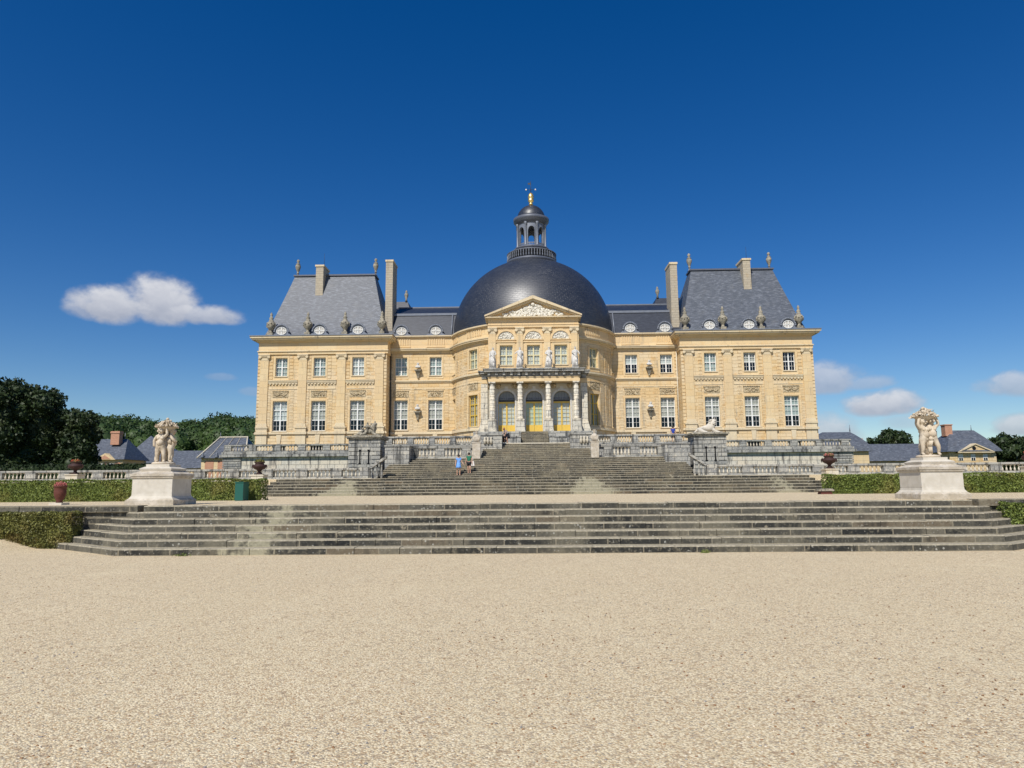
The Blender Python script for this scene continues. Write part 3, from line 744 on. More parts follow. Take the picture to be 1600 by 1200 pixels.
def basket(mb, c, R_, h, key, top=.2):
    rnd = random.Random(key)
    mb.lathe([(R_*.3, -.05), (R_*.62, h*.1), (R_*.82, h*.45), (R_*.86, h*.8), (R_*.9, h*.85)], c, 20, wob=lambda a, z: .03*math.sin(12*a))
    for k in range(190):
        a = rnd.uniform(0, 2*PI); q = rnd.random()**.6
        z = h*.75+top*(1-q**1.6)*rnd.uniform(.5, 1.1)
        p = Vector((c[0]+math.cos(a)*R_*q*1.08, c[1]+math.sin(a)*R_*q*1.08, c[2]+z))
        r = rnd.uniform(.022, .05)
        mb.ball(p, r, 6, 4, lump=.5, key=k, sz=rnd.uniform(.6, 1))
        if k % 2:
            d = Vector((rnd.uniform(-1, 1), rnd.uniform(-1, 1), rnd.uniform(-.3, 1))).normalized()*r*1.9
            e = d.orthogonal()*.35
            mb.face([p+d*.3, p+d*.8+e, p+d*1.5, p+d*.8-e])
def Tm(x, y, z, rz, s=1): return Matrix.Translation((x, y, z)) @ Matrix.Rotation(rz, 4, 'Z') @ Matrix.Diagonal((s, s, s, 1))
def lrock(mb, key):
    for k in range(9):
        a = k*2.4+key; mb.ball((math.cos(a)*.17, math.sin(a)*.17, .03), .1, 8, 5, sz=.5, lump=.4, key=k+key)

def statue_pedestal(x, label):
    p = thing('statue_pedestal', label, 'pedestal', (x, 21.3+.62, H1))
    mb = MB(); mb.box(-.735, .735, -.735, .735, -.02, .15); mb.frust(-.73, .73, -.73, .73, .15, -.68, .68, -.68, .68, .20); mb.build('base_slab', 'worn_pedestal_stone', p, world=False)
    mb = MB(); mb.frust(-.67, .67, -.67, .67, .20, -.62, .62, -.64, .64, .27); mb.frust(-.62, .62, -.62, .62, .27, -.605, .61, -.61, .61, .35); mb.box(-.61, .61, -.61, .61, .35, .81); mb.build('die', 'pedestal_stone', p, world=False)
    mb = MB(); mb.frust(-.64, .64, -.64, .64, .81, -.655, .655, -.655, .655, .87); mb.box(-.67, .67, -.67, .67, .872, .94); mb.frust(-.67, .67, -.67, .67, .942, -.46, .46, -.46, .46, 1.03); mb.build('cornice', 'worn_pedestal_stone', p, world=False)
    mb = MB(); mb.frust(-.47, .47, -.47, .47, 1.031, -.5, .5, -.5, .5, 1.10); mb.frust(-.5, .5, -.5, .5, 1.101, -.38, .38, -.38, .38, 1.16); mb.box(-.36, .36, -.36, .36, 1.161, 1.235); mb.build('upper_plinth', 'pedestal_stone', p, world=False)
    return p
statue_pedestal(-12.0, 'cream stone pedestal with flared base under the left putti group')
statue_pedestal(11.46, 'cream stone pedestal with flared base under the right putti group')
# left group : one child in front, two behind, basket of flowers
S = thing('putti_statue', 'stone group of chubby children holding a flower basket overhead, left pedestal', 'statue', (-12.0, 21.9, H1+1.237))
mb = MB(); mb.lathe([(.33, 0), (.34, .04), (.3, .07)], seg=14); lrock(mb, 1)
child(mb, Tm(-.05, -.13, .05, .1, 1.04), ((.19, -.06, .84), (.15, -.04, 1.02)), ((-.19, -.03, .66), (-.17, -.06, .47)), -.015, .03, 1)
child(mb, Tm(.16, .06, .05, 1.9, 1.05), ((.14, -.06, .90), (.09, -.04, 1.05)), ((-.16, -.08, .68), (-.12, -.16, .6)), 0, .02, 2)
child(mb, Tm(-.15, .14, .05, -2.2, 1.04), ((.15, -.06, .72), (.1, -.12, .6)), ((-.14, -.06, .9), (-.1, -.04, 1.05)), 0, .02, 3)
mb.tube((.0, .05, .05), (.0, .05, 1.0), .12, .1, 10)
drape(mb, [(.14, -.05, .82), (.19, -.02, .6), (.2, .0, .32), (.22, .02, .1)], .07); drape(mb, [(-.2, -.02, .72), (-.24, .02, .5), (-.25, .04, .25), (-.26, .04, .08)], .07)
mb.build('figure_group', 'warm_statue_stone', S, world=False)
mb = MB(); basket(mb, (.03, .02, 1.06), .29, .13, 5, .22); mb.ball((.05, 0, 1.41), .05, 8, 5); mb.build('flower_basket', 'warm_statue_stone', S, world=False)
S = thing('putti_statue', 'stone group of two embracing children under a wide flower basket, right pedestal', 'statue', (11.44, 21.9, H1+1.237))
mb = MB(); mb.lathe([(.33, 0), (.34, .04), (.3, .07)], seg=14); lrock(mb, 2)
child(mb, Tm(-.125, -.10, .05, .3, 1.09), ((.18, -.1, .70), (.22, -.14, .58)), ((-.175, .0, .86), (-.12, .0, 1.04)), -.02, .03, 4)
child(mb, Tm(.11, -.10, .05, -.2, 1.12), ((.185, .0, .86), (.13, .0, 1.04)), ((-.17, -.12, .70), (-.2, -.15, .6)), .01, .05, 5)
child(mb, Tm(.02, .18, .05, 3.1, 1.05), ((.17, -.04, .95), (.14, -.02, 1.12)), ((-.18, -.05, .92), (-.15, -.03, 1.1)), 0, .02, 6)
mb.tube((.0, .05, .05), (.0, .05, 1.05), .11, .1, 10)
drape(mb, [(.0, -.2, .62), (.02, -.2, .5), (-.02, -.18, .32), (.02, -.12, .1)], .06); drape(mb, [(.26, .0, .8), (.28, .04, .6), (.25, .04, .35)], .06)
mb.build('figure_group', 'warm_statue_stone', S, world=False)
mb = MB(); basket(mb, (-.02, -.02, 1.13), .34, .13, 9, .26); mb.ball((-.02, 0, 1.5), .05, 8, 5); mb.build('flower_basket', 'warm_statue_stone', S, world=False)

# herms flanking the upper flight
def herm(x, z, label):
    h = thing('herm_statue', label, 'statue', (x, 61.25, z))
    mb = MB(); mb.frust(-.32, .32, -.3, .3, 0, -.36, .36, -.32, .32, 1.35); mb.box(-.4, .4, -.36, .36, 1.351, 1.42); mb.build('pillar', 'worn_pedestal_stone', h, world=False)
    mb = MB(); mb.mesh(skin_mesh([((0, 0, 1.4), .27), ((0, 0, 1.7), .3), ((0, 0, 1.95), .16), ((0, -.02, 2.08), .075), ((0, -.04, 2.24), .13), ((0, -.02, 2.36), .11), ((.28, -.03, 1.82), .13), ((.24, -.18, 1.6), .1), ((-.28, -.03, 1.82), .13), ((-.24, -.18, 1.6), .1)],
        [(0, 1), (1, 2), (2, 3), (3, 4), (4, 5), (2, 6), (6, 7), (2, 8), (8, 9)], 2))
    mb.ball((0, -.17, 2.24), .025, 6, 4)
    for k in range(9): mb.ball((.11*math.cos(k*.7), .11*math.sin(k*.7)*.8, 2.38), .05, 6, 4)
    for k in range(8): mb.tube((-.25+.07*k, -.24, 1.9-.02*abs(k-3.5)), (-.22+.065*k, -.28, 1.45), .035, .045, 6)
    mb.build('bust', 'worn_pedestal_stone', h, world=False)
herm(-5.15, H3-.05, 'pale draped half figure on a tapering pillar left of the upper steps')
herm(5.0, H3-.05, 'pale draped half figure on a tapering pillar at the right of the upper steps')

# ================================================================== CHATEAU
CH_ = thing('chateau', 'ochre stone castle with slate roofs, corner pavilions and a great dark dome with a lantern', 'castle', (0, 85, H4), world=True)
def flatP(Y): return lambda u, z, d: (u, Y+d, z)
def cylP(R_, Yc): return lambda u, z, d: ((R_-d)*math.sin(u/R_), Yc-(R_-d)*math.cos(u/R_), z)
def cyl_uv(R_, Yc):
    def f(w, cu=None):
        u = math.atan2(w.x, Yc-w.y)*R_
        if cu is not None:
            while u-cu > PI*R_: u -= 2*PI*R_
            while cu-u > PI*R_: u += 2*PI*R_
        return (u, w.z)
    return f
def wall_grid(mb, P, u0, u1, z0, z1, holes, dep=.4, du=99):
    us = {u0, u1}; zs = {z0, z1}
    for a, b, c, d in holes: us |= {a, b}; zs |= {c, d}
    us = sorted(us); zs = sorted(zs)
    fine = [us[0]]
    for a, b in zip(us, us[1:]):
        n = max(1, math.ceil((b-a)/du))
        fine += [a+(b-a)*(i+1)/n for i in range(n)]
    us = fine
    for a, b in zip(us, us[1:]):
        for c, d in zip(zs, zs[1:]):
            mu, mz = (a+b)/2, (c+d)/2
            if any(h[0] < mu < h[1] and h[2] < mz < h[3] for h in holes): continue
            mb.face([P(a, c, 0), P(b, c, 0), P(b, d, 0), P(a, d, 0)])
    for a, b, c, d in holes:
        mb.face([P(a, c, 0), P(a, d, 0), P(a, d, dep), P(a, c, dep)]); mb.face([P(b, d, 0), P(b, c, 0), P(b, c, dep), P(b, d, dep)])
        n = max(1, math.ceil((b-a)/du))
        for i in range(n):
            p, q = a+(b-a)*i/n, a+(b-a)*(i+1)/n
            mb.face([P(p, d, 0), P(q, d, 0), P(q, d, dep), P(p, d, dep)]); mb.face([P(q, c, 0), P(p, c, 0), P(p, c, dep), P(q, c, dep)])
def band(mb, P, u0, u1, z0, z1, out, du=99, back=.05, ends=True):
    """projecting moulding following the wall"""
    n = max(1, math.ceil((u1-u0)/du))
    for i in range(n):
        a, b = u0+(u1-u0)*i/n, u0+(u1-u0)*(i+1)/n
        mb.face([P(a, z0, -out), P(b, z0, -out), P(b, z1, -out), P(a, z1, -out)])
        mb.face([P(a, z1, -out), P(b, z1, -out), P(b, z1, back), P(a, z1, back)])
        mb.face([P(b, z0, -out), P(a, z0, -out), P(a, z0, back), P(b, z0, back)])
    if ends:
        mb.face([P(u0, z0, -out), P(u0, z1, -out), P(u0, z1, back), P(u0, z0, back)]); mb.face([P(u1, z1, -out), P(u1, z0, -out), P(u1, z0, back), P(u1, z1, back)])
def curtain(mb, P, u0, u1, zlow, z1, thick, n=14):
    for i in range(n):
        a, b = u0+(u1-u0)*i/n, u0+(u1-u0)*(i+1)/n
        za, zb = zlow(a), zlow(b)
        mb.face([P(a, za, 0), P(b, zb, 0), P(b, z1, 0), P(a, z1, 0)]); mb.face([P(b, zb, thick), P(a, za, thick), P(a, z1, thick), P(b, z1, thick)])
        mb.face([P(a, za, 0), P(a, za, thick), P(b, zb, thick), P(b, zb, 0)])

# ---- window prototypes (origin = centre of the sill, on the glass plane; -y outwards)
WPROTO = {}
def window(kind, w, h, tiers, frame, blind, loc, rz=0, parent=CH_, cols=2, rows=2, surround=.24, sill=True, bm='blind_cloth', apron=0.0, reveal=.27):
    key = (kind, round(w, 2), round(h, 2), blind, frame, bm, surround)
    if key in WPROTO:
        f0, sub = WPROTO[key]
        c = copy_part(f0, parent, Vector(loc)-Vector(parent['_base']), rz, sub); return c
    mb = MB(); t_ = .075
    mb.box(-w/2, -w/2+t_, -.03, .05, 0, h); mb.box(w/2-t_, w/2, -.03, .05, 0, h); mb.box(-w/2+t_, w/2-t_, -.03, .05, h-t_, h); mb.box(-w/2+t_, w/2-t_, -.03, .05, 0, t_)
    mb.box(-.075, .075, -.045, .055, t_, h-t_)
    zs = [0]+[q*h for q in tiers]+[h]
    for z in zs[1:-1]:
        mb.box(-w/2+t_, -.075, -.042, .05, z-.05, z+.05); mb.box(.075, w/2-t_, -.042, .05, z-.05, z+.05)
    for i in range(len(zs)-1):
        for s in (-1, 1):
            a, b = (.075, w/2-t_) if s > 0 else (-w/2+t_, -.075)
            for k in range(1, cols): x = a+(b-a)*k/cols; mb.box(x-.013, x+.013, -.02, .03, zs[i]+.05, zs[i+1]-.05)
            for k in range(1, rows): z = zs[i]+(zs[i+1]-zs[i])*k/rows; mb.box(a, b, -.018, .028, z-.012, z+.012)
    f0 = mb.build('window', frame, parent, world=False); f0.location = Vector(loc)-Vector(parent['_base']); f0.rotation_euler[2] = rz
    sub = []
    mb = MB(); mb.face([(-w/2+.02, .035, .02), (w/2-.02, .035, .02), (w/2-.02, .035, h-.02), (-w/2+.02, .035, h-.02)]); sub.append(mb.build('pane', 'glass', f0, world=False))
    if blind is not None:
        z0 = blind*h
        mb = MB(); n = 14
        for i in range(n):
            a, b = -w/2+.02+(w-.04)*i/n, -w/2+.02+(w-.04)*(i+1)/n
            ya, yb = .11+.02*math.sin(i*2.1), .11+.02*math.sin((i+1)*2.1)
            mb.face([(a, ya, z0), (b, yb, z0), (b, yb, h-.01), (a, ya, h-.01)], 0, True)
        sub.append(mb.build('blind', bm, f0, world=False))
    if surround:
        mb = MB(); o = -reveal-.045; q = surround
        mb.box(-w/2-q, -w/2-.002, o, -reveal+.03, -.1-apron, h+q); mb.box(w/2+.002, w/2+q, o, -reveal+.03, -.1-apron, h+q); mb.box(-w/2-.001, w/2+.001, o, -reveal+.03, h+.002, h+q)
        if apron: mb.box(-w/2, w/2, o+.01, -reveal+.03, -.1-apron, -.12)
        sub.append(mb.build('surround', 'smooth_stone', f0, world=False))
    if sill:
        mb = MB(); mb.box(-w/2-.1, w/2+.1, -reveal-.12, .0, -.1, -.003); sub.append(mb.build('sill', 'cornice_stone', f0, world=False))
    WPROTO[key] = (f0, sub); return f0

ZP = dict(lw0=8.40, lw1=12.05, uw0=15.1, uw1=17.38)
PX = (30.8, 26.1, 21.37); PILX = (32.87, 28.15, 23.4, 18.75)
ZT = 17.8
# relief panels
def relief(x, Y, z0, w, h, rz=0, kind=0):
    mb = MB(); rnd = random.Random(int(x*10)+kind)
    mb.box(-w/2, w/2, -.03, .04, 0, h)
    mb.box(-w/2-.05, w/2+.05, -.09, .04, h, h+.1)
    if kind == 0:      # swag
        for s in (-1, 1):
            for k in range(7):
                t_ = k/6; mb.ball((s*(.12+t_*(w/2-.2)), -.07, h*.55-.18*math.sin(t_*PI*1.1)*(1 if True else 0)+.1*t_-.05), .075-.02*t_, 6, 4)
        for k in range(6): mb.ball((rnd.uniform(-.2, .2), -.08, rnd.uniform(.15, h-.15)), .08, 6, 4)
    else:
        for k in range(30): 
            a = rnd.uniform(0, 2*PI); q = rnd.random()**.5
            mb.ball((math.cos(a)*q*w*.4, -.06, h*.5+math.sin(a)*q*h*.34), rnd.uniform(.04, .08), 6, 4)
    o = mb.build('relief_panel', 'relief_stone', CH_, world=False); o.location = (x, Y-85, z0-H4); o.rotation_euler[2] = rz
    return o
# pilaster prototype
def pilaster(x, Y, z0, z1, w=1.02, proto={}, parent=CH_, pedestal=True):
    key = (round(z0, 2), round(z1, 2), w)
    base = Vector(CH_['_base'])
    if key in proto:
        p, sub = proto[key]; return copy_part(p, parent, Vector((x, Y, z0))-base, 0, sub)
    h = z1-z0; mb = MB(); mb.box(-w/2, w/2, -.14, .02, 0, h-.72); p = mb.build('pilaster', 'smooth_stone', parent, world=False); p.location = Vector((x, Y, z0))-base
    sub = []
    mb = MB(); mb.box(-w/2-.1, w/2+.1, -.24, .02, 0, .22); mb.box(-w/2-.06, w/2+.06, -.2, .02, .22, .36); mb.box(-w/2-.02, w/2+.02, -.17, .02, .36, .44); sub.append(mb.build('base', 'cornice_stone', p, world=False))
    mb = MB(); mb.box(-w/2, w/2, -.16, .02, h-.72, h-.3)
    for s in (-1, 1):
        mb.M = Matrix.Translation((s*(w/2+.02), -.16, h-.36)) @ Matrix.Rotation(PI/2, 4, 'X'); mb.lathe([(.17, -.14), (.19, -.1), (.19, .1), (.12, .14)], seg=10); mb.M = None
    mb.box(-w/2-.12, w/2+.12, -.26, .02, h-.24, h-.13); mb.box(-w/2-.17, w/2+.17, -.31, .02, h-.13, h-.003)
    for k in range(5): mb.ball((-.3+.15*k, -.2, h-.32), .07, 6, 4)
    sub.append(mb.build('capital', 'cornice_stone', p, world=False)); proto[key] = (p, sub); return p

def chain(mb, x, w, Y, z0, z1, out=.035, hh=.42, gap=.05):
    z = z0; mb = MB()
    while z < z1-.1:
        mb.box(x-w/2, x+w/2, Y-out, Y+.02, z, min(z+hh-gap, z1)); z += hh
    mb.build('rusticated_strip', 'ochre_stone', CH_)

blinds_u = {-1: [(0.0, 'blind_cloth'), (0.0, 'teal_blind_cloth'), (0.0, 'teal_blind_cloth')], 1: [(None, 'blind_cloth'), (.45, 'grey_blind_cloth'), (0.0, 'teal_blind_cloth')]}
for s in (-1, 1):
    xi, xo = 17.85, 33.7
    a, b = sorted((s*xi, s*xo))
    P = flatP(85.0)
    # main wall with real openings
    holes = []
    for x in PX:
        holes += [(s*x-.88, s*x+.88, ZP['lw0'], ZP['lw1']), (s*x-.73, s*x+.73, ZP['uw0'], ZP['uw1'])]
        holes += [(s*x-.8, s*x+.8, 5.9, 6.75)]
    mb = MB(); wall_grid(mb, P, a, b, 5.3, ZT+.02, holes, .42)
    xs = s*xi
    mb.face([(s*xi, 85, 5.3), (s*xi, 85, ZT), (s*xi, 98, ZT), (s*xi, 98, 5.3)]); mb.face([(s*xo, 85, 5.3), (s*xo, 98, 5.3), (s*xo, 98, ZT), (s*xo, 85, ZT)])
    mb.build('pavilion_wall', 'ochre_stone', CH_)
    # near-black backing sheets, their colour stands for the unlit rooms behind the windows
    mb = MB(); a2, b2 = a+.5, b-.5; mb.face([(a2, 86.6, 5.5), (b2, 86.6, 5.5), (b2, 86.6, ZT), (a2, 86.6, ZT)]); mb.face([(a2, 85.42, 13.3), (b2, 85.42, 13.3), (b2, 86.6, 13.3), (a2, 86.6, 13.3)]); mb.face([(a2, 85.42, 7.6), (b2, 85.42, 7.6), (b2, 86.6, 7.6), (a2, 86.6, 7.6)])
    mb.build('dark_backing', 'unlit_black', CH_)
    # rusticated chains beside the windows
    mb = MB()
    for x in PX:
        for q in (-1, 1):
            chain(mb, s*x+q*1.42, .5, 85, 8.6, 13.4); chain(mb, s*x+q*1.25, .42, 85, 14.8, 17.5)
    chain(mb, s*33.55, .3, 85, 8.4, 17.6); chain(mb, s*18.05, .35, 85, 8.4, 17.6)
    # mouldings
    mb = MB(); band(mb, P, a-.12, b+.12, 8.02, 8.2, .16); band(mb, P, a-.05, b+.05, 8.2, 8.3, .08)
    for i in range(3):
        x0, x1 = sorted((s*(PILX[i]-.56), s*(PILX[i+1]+.56)))
        band(mb, P, x0, x1, 14.2, 14.34, .10); band(mb, P, x0, x1, 14.34, 14.52, .16); band(mb, P, x0, x1, 14.52, 14.6, .22)
        n = 9
        for k in range(n): mb.box(x0+.12+(x1-x0)*k/n, x0+.12+(x1-x0)*(k+.55)/n, 84.86, 85.0, 14.08, 14.2)
        band(mb, P, x0+.1, x1-.1, 13.48, 13.56, .05)
    mb.build('string_course', 'cornice_stone', CH_)
    # entablature and cornice
    mb = MB(); e = xo-.05; i_ = xi-.1
    def slab(p, y0, z0, z1): x0, x1 = sorted((s*(i_-p*.8), s*(e+p))); mb.box(x0, x1, y0, 98+p, z0, z1)
    slab(.05, 84.84, ZT, 18.24); slab(.0, 84.86, 18.24, 19.3); slab(.14, 84.7, 19.3, 19.42)
    mb.build('entablature', 'smooth_stone', CH_)
    mb = MB(); slab(.12, 84.72, 18.12, 18.245) 
    slab(.3, 84.55, 19.42, 19.56); slab(.72, 84.22, 19.56, 19.74); slab(.86, 84.08, 19.74, 19.96)
    mb.build('cornice', 'cornice_stone', CH_)
    mb = MB(); slab(.92, 84.0, 19.962, 20.07); mb.build('gutter', 'lead', CH_)
    # relief panels, windows
    for j, x in enumerate(PX):
        relief(s*x, 84.98, 12.5, 1.9, .72, kind=j % 2)
        window('lower', 1.76, ZP['lw1']-ZP['lw0'], (.36, .70), 'white_paint', .36, (s*x, 85.27, ZP['lw0']), bm='blind_cloth' if (s < 0 and j == 0) else ('teal_blind_cloth' if (s > 0 and j == 0) else 'grey_blind_cloth'), surround=.2)
        bl, bm = blinds_u[s][2-j if s < 0 else j] if s < 0 else blinds_u[1][j]
        window('upper', 1.46, ZP['uw1']-ZP['uw0'], (.5,), 'white_paint', bl, (s*x, 85.27, ZP['uw0']), bm=bm, surround=.24, apron=.38)
        # basement window and keystone
        mb = MB(); mb.box(s*x-.8, s*x+.8, 85.2, 85.24, 5.7, 6.75); o = mb.build('basement_window', 'unlit_black', CH_)
        mb = MB(); mb.extr([(s*x-.3, 7.98), (s*x-.2, 6.85), (s*x+.2, 6.85), (s*x+.3, 7.98)], 84.9, 85.02); mb.box(s*x-1.0, s*x+1.0, 84.93, 85.02, 6.76, 6.84); mb.build('keystone', 'cornice_stone', CH_)
    for x in PILX: 
        pilaster(s*x, 85.0, 8.9, ZT)
        mb = MB(); w = .66; mb.box(s*x-w, s*x+w, 84.74, 85.0, 8.3, 8.72); mb.box(s*x-w-.1, s*x+w+.1, 84.66, 85.0, 8.721, 8.9); mb.box(s*x-w-.12, s*x+w+.12, 84.62, 84.99, 8.0, 8.298); mb.box(s*x-w+.03, s*x+w-.03, 84.78, 85.01, 5.4, 7.99); mb.build('pilaster_pedestal', 'cornice_stone', CH_)
    # pavilion roof
    mb = MB()
    x0, x1, X0, X1 = 17.95, 33.0, 20.45, 30.85
    def hip(x0, x1, y0, y1, z0, X0, X1, Y0, Y1, z1):
        rows = []
        N = 8
        for k in range(N+1):
            t_ = k/N; fl = t_ if t_ > 0 else 0
            g = t_**.93
            rows.append([(s*(x0+(X0-x0)*g), y0+(Y0-y0)*g, z0+(z1-z0)*t_), (s*(x1+(X1-x1)*g), y0+(Y0-y0)*g, z0+(z1-z0)*t_), (s*(x1+(X1-x1)*g), y1+(Y1-y1)*g, z0+(z1-z0)*t_), (s*(x0+(X0-x0)*g), y1+(Y1-y1)*g, z0+(z1-z0)*t_)])
        for k in range(N):
            for j in range(4):
                a_, b_ = rows[k][j], rows[k][(j+1) % 4]; c_, d_ = rows[k+1][(j+1) % 4], rows[k+1][j]
                mb.face([a_, b_, c_, d_] if s > 0 else [b_, a_, d_, c_])
        mb.face(rows[-1])
    hip(x0, x1, 84.75, 97.5, 20.06, X0, X1, 88.9, 91.0, 28.85)
    mb.build('pavilion_roof', 'slate', CH_)
    mb = MB(); A, B = sorted((s*X0, s*X1)); mb.box(A-.15, B+.15, 88.72, 91.1, 28.86, 29.06); mb.build('roof_ridge', 'lantern_lead', CH_)
    for xx in (X0+.05, X1-.05):
        mb = MB(); mb.lathe([(.28, 0), (.12, .15), (.09, .45), (.2, .5), (.09, .58), (.16, .75), (.34, 1.25), (.36, 1.5), (.22, 1.72), (.3, 1.78), (.12, 1.86), (.1, 1.95), (.2, 2.1), (.19, 2.25), (.05, 2.4)], (s*xx, 89.8, 29.06), 10); mb.build('roof_finial', 'carved_stone', CH_)
    # rear pavilion
    mb = MB(); a_, b_ = sorted((s*14.6, s*33.0)); mb.box(a_, b_, 99.4, 113, 2, 20.0); mb.build('rear_pavilion_wall', 'ochre_stone', CH_)
    mb = MB(); hip(15.2, 33.0, 99, 113, 20.02, 18.7, 30, 104, 108, 29.3); mb.build('rear_pavilion_roof', 'shaded_slate', CH_)
    mb = MB(); mb.lathe([(.2, 0), (.12, .4), (.3, .9), (.3, 1.2), (.14, 1.4), (.18, 1.6), (.03, 1.8)], (s*18.9, 104, 29.3), 8); mb.build('roof_finial', 'carved_stone', CH_)
    # chimneys
    mb = MB(); cx = 27.25 if s < 0 else 27.2
    mb.box(s*cx-.48, s*cx+.48, 87.6, 90.1, 24.6, 29.75); o = mb.build('chimney', 'chimney_stone', CH_)
    mb = MB(); mb.box(s*cx-.58, s*cx+.58, 87.5, 90.2, 29.75, 29.98); c2 = mb.build('chimney_cap', 'cornice_stone', CH_); c2.parent = o
    mb = MB(); mb.tube((s*cx+.3, 88.5, 29.98), (s*cx+.3, 88.5, 31.8), .025, .015, 5); c3 = mb.build('lightning_rod', 'dark_metal', CH_); c3.parent = o
    top = 30.5 if s < 0 else 29.6; xc_ = 18.25 if s < 0 else 17.95
    mb = MB(); mb.frust(s*xc_-.52, s*xc_+.52, 87.5, 90.5, 20.4, s*xc_-.45, s*xc_+.45, 87.55, 90.4, 24.5); mb.box(s*xc_-.45, s*xc_+.45, 87.55, 90.4, 24.501, top-.25); o = mb.build('chimney', 'chimney_stone', CH_)
    mb = MB(); mb.box(s*xc_-.52, s*xc_+.52, 87.47, 90.48, top-.25, top); c2 = mb.build('chimney_cap', 'cornice_stone', CH_); c2.parent = o

    # ------------------------------------------------ wings
    P = flatP(87.0); a, b = sorted((s*9.3, s*17.9)); WX = (16.46, 12.15)
    WZT = 18.3
    holes = []
    for x in WX: holes += [(s*x-.88, s*x+.88, 8.55, 12.24), (s*x-.76, s*x+.76, 15.32, 17.62)]
    mb = MB(); wall_grid(mb, P, a, b, 5.3, WZT, holes, .42); mb.build('wing_wall', 'ochre_stone', CH_)
    mb = MB(); mb.face([(a, 88.6, 5.5), (b, 88.6, 5.5), (b, 88.6, WZT), (a, 88.6, WZT)]); mb.face([(a, 87.42, 13.3), (b, 87.42, 13.3), (b, 88.6, 13.3), (a, 88.6, 13.3)]); mb.face([(a, 87.42, 7.9), (b, 87.42, 7.9), (b, 88.6, 7.9), (a, 88.6, 7.9)]); mb.build('dark_backing', 'unlit_black', CH_)
    mb = MB()
    for x in WX:
        for q in (-1, 1):
            if abs(x+q*s*s*1.42) < 17.9: chain(mb, s*x+q*1.40, .5, 87, 8.6, 13.6)
    chain(mb, s*14.3, 1.15, 87, 8.7, 11.0, .02); chain(mb, s*17.55, .5, 87, 8.4, 18.0)
    mb = MB()
    band(mb, P, a, b, 8.0, 8.18, .16); band(mb, P, a, b, 8.18, 8.34, .08)
    band(mb, P, a, b, 14.4, 14.55, .1); band(mb, P, a, b, 14.55, 14.72, .2); band(mb, P, a, b, 13.6, 13.68, .05)
    for z0, z1, p in ((18.3, 18.42, .12), (18.42, 18.58, .42), (18.58, 18.7, .5), (20.1, 20.22, .12), (20.22, 20.36, .24)): mb.box(a, b, 87-p, 89.0, z0, z1)
    mb.build('wing_cornice', 'cornice_stone', CH_)
    mb = MB(); mb.box(a, b, 87.05, 89, 18.7, 20.1)
    for x in WX:
        mb.box(s*x-1.15, s*x+1.15, 86.98, 87.049, 18.9, 19.1)
        for k in range(8): mb.box(s*x-1.1+k*.29, s*x-1.1+k*.29+.15, 86.97, 87.049, 19.1, 19.95)
    mb.build('parapet', 'smooth_stone', CH_)
    for j, x in enumerate(WX):
        relief(s*x, 86.98, 12.62, 1.9, .72, kind=1)
        window('lower', 1.76, 12.24-8.55, (.36, .70), 'white_paint', .36, (s*x, 87.27, 8.55), bm='grey_blind_cloth', surround=.2)
        window('upper', 1.50, 2.3, (.5,), 'white_paint', .0 if s < 0 else .48, (s*x, 87.27, 15.32), bm='teal_blind_cloth' if s < 0 else 'blind_cloth', surround=.24, apron=.3)
        mb = MB(); mb.box(s*x-.28, s*x+.28, 86.85, 87.02, 6.9, 7.98); mb.build('keystone', 'cornice_stone', CH_)
    # drainpipe
    mb = MB(); mb.tube((s*17.72, 86.85, 5.5), (s*17.72, 86.85, 18.3), .07, .07, 8); mb.build('drainpipe', 'dark_metal' if s < 0 else 'pale_stone', CH_)
    # mansard wing roof
    mb = MB(); a3, b3 = sorted((s*5, s*18.3))
    mb.face([(a3, 87.1, 20.37), (b3, 87.1, 20.37), (b3, 88.7, 23.35), (a3, 88.7, 23.35)]); mb.build('wing_roof', 'shaded_slate', CH_)
    mb = MB(); mb.face([(a3, 88.9, 23.66), (b3, 88.9, 23.66), (b3, 92.5, 25.35), (a3, 92.5, 25.35)]); mb.face([(b3, 92.5, 25.35), (b3, 99, 20), (a3, 99, 20), (a3, 92.5, 25.35)]); mb.build('wing_upper_roof', 'shaded_slate', CH_)
    mb = MB(); mb.box(a3, b3, 88.6, 88.95, 23.36, 23.65); mb.box(a3, b3, 92.35, 92.65, 25.3, 25.45); mb.tube((s*10.2, 86.95, 20.4), (s*10.2, 88.6, 23.4), .09, .09, 6); mb.build('lead_flashing', 'lead', CH_)

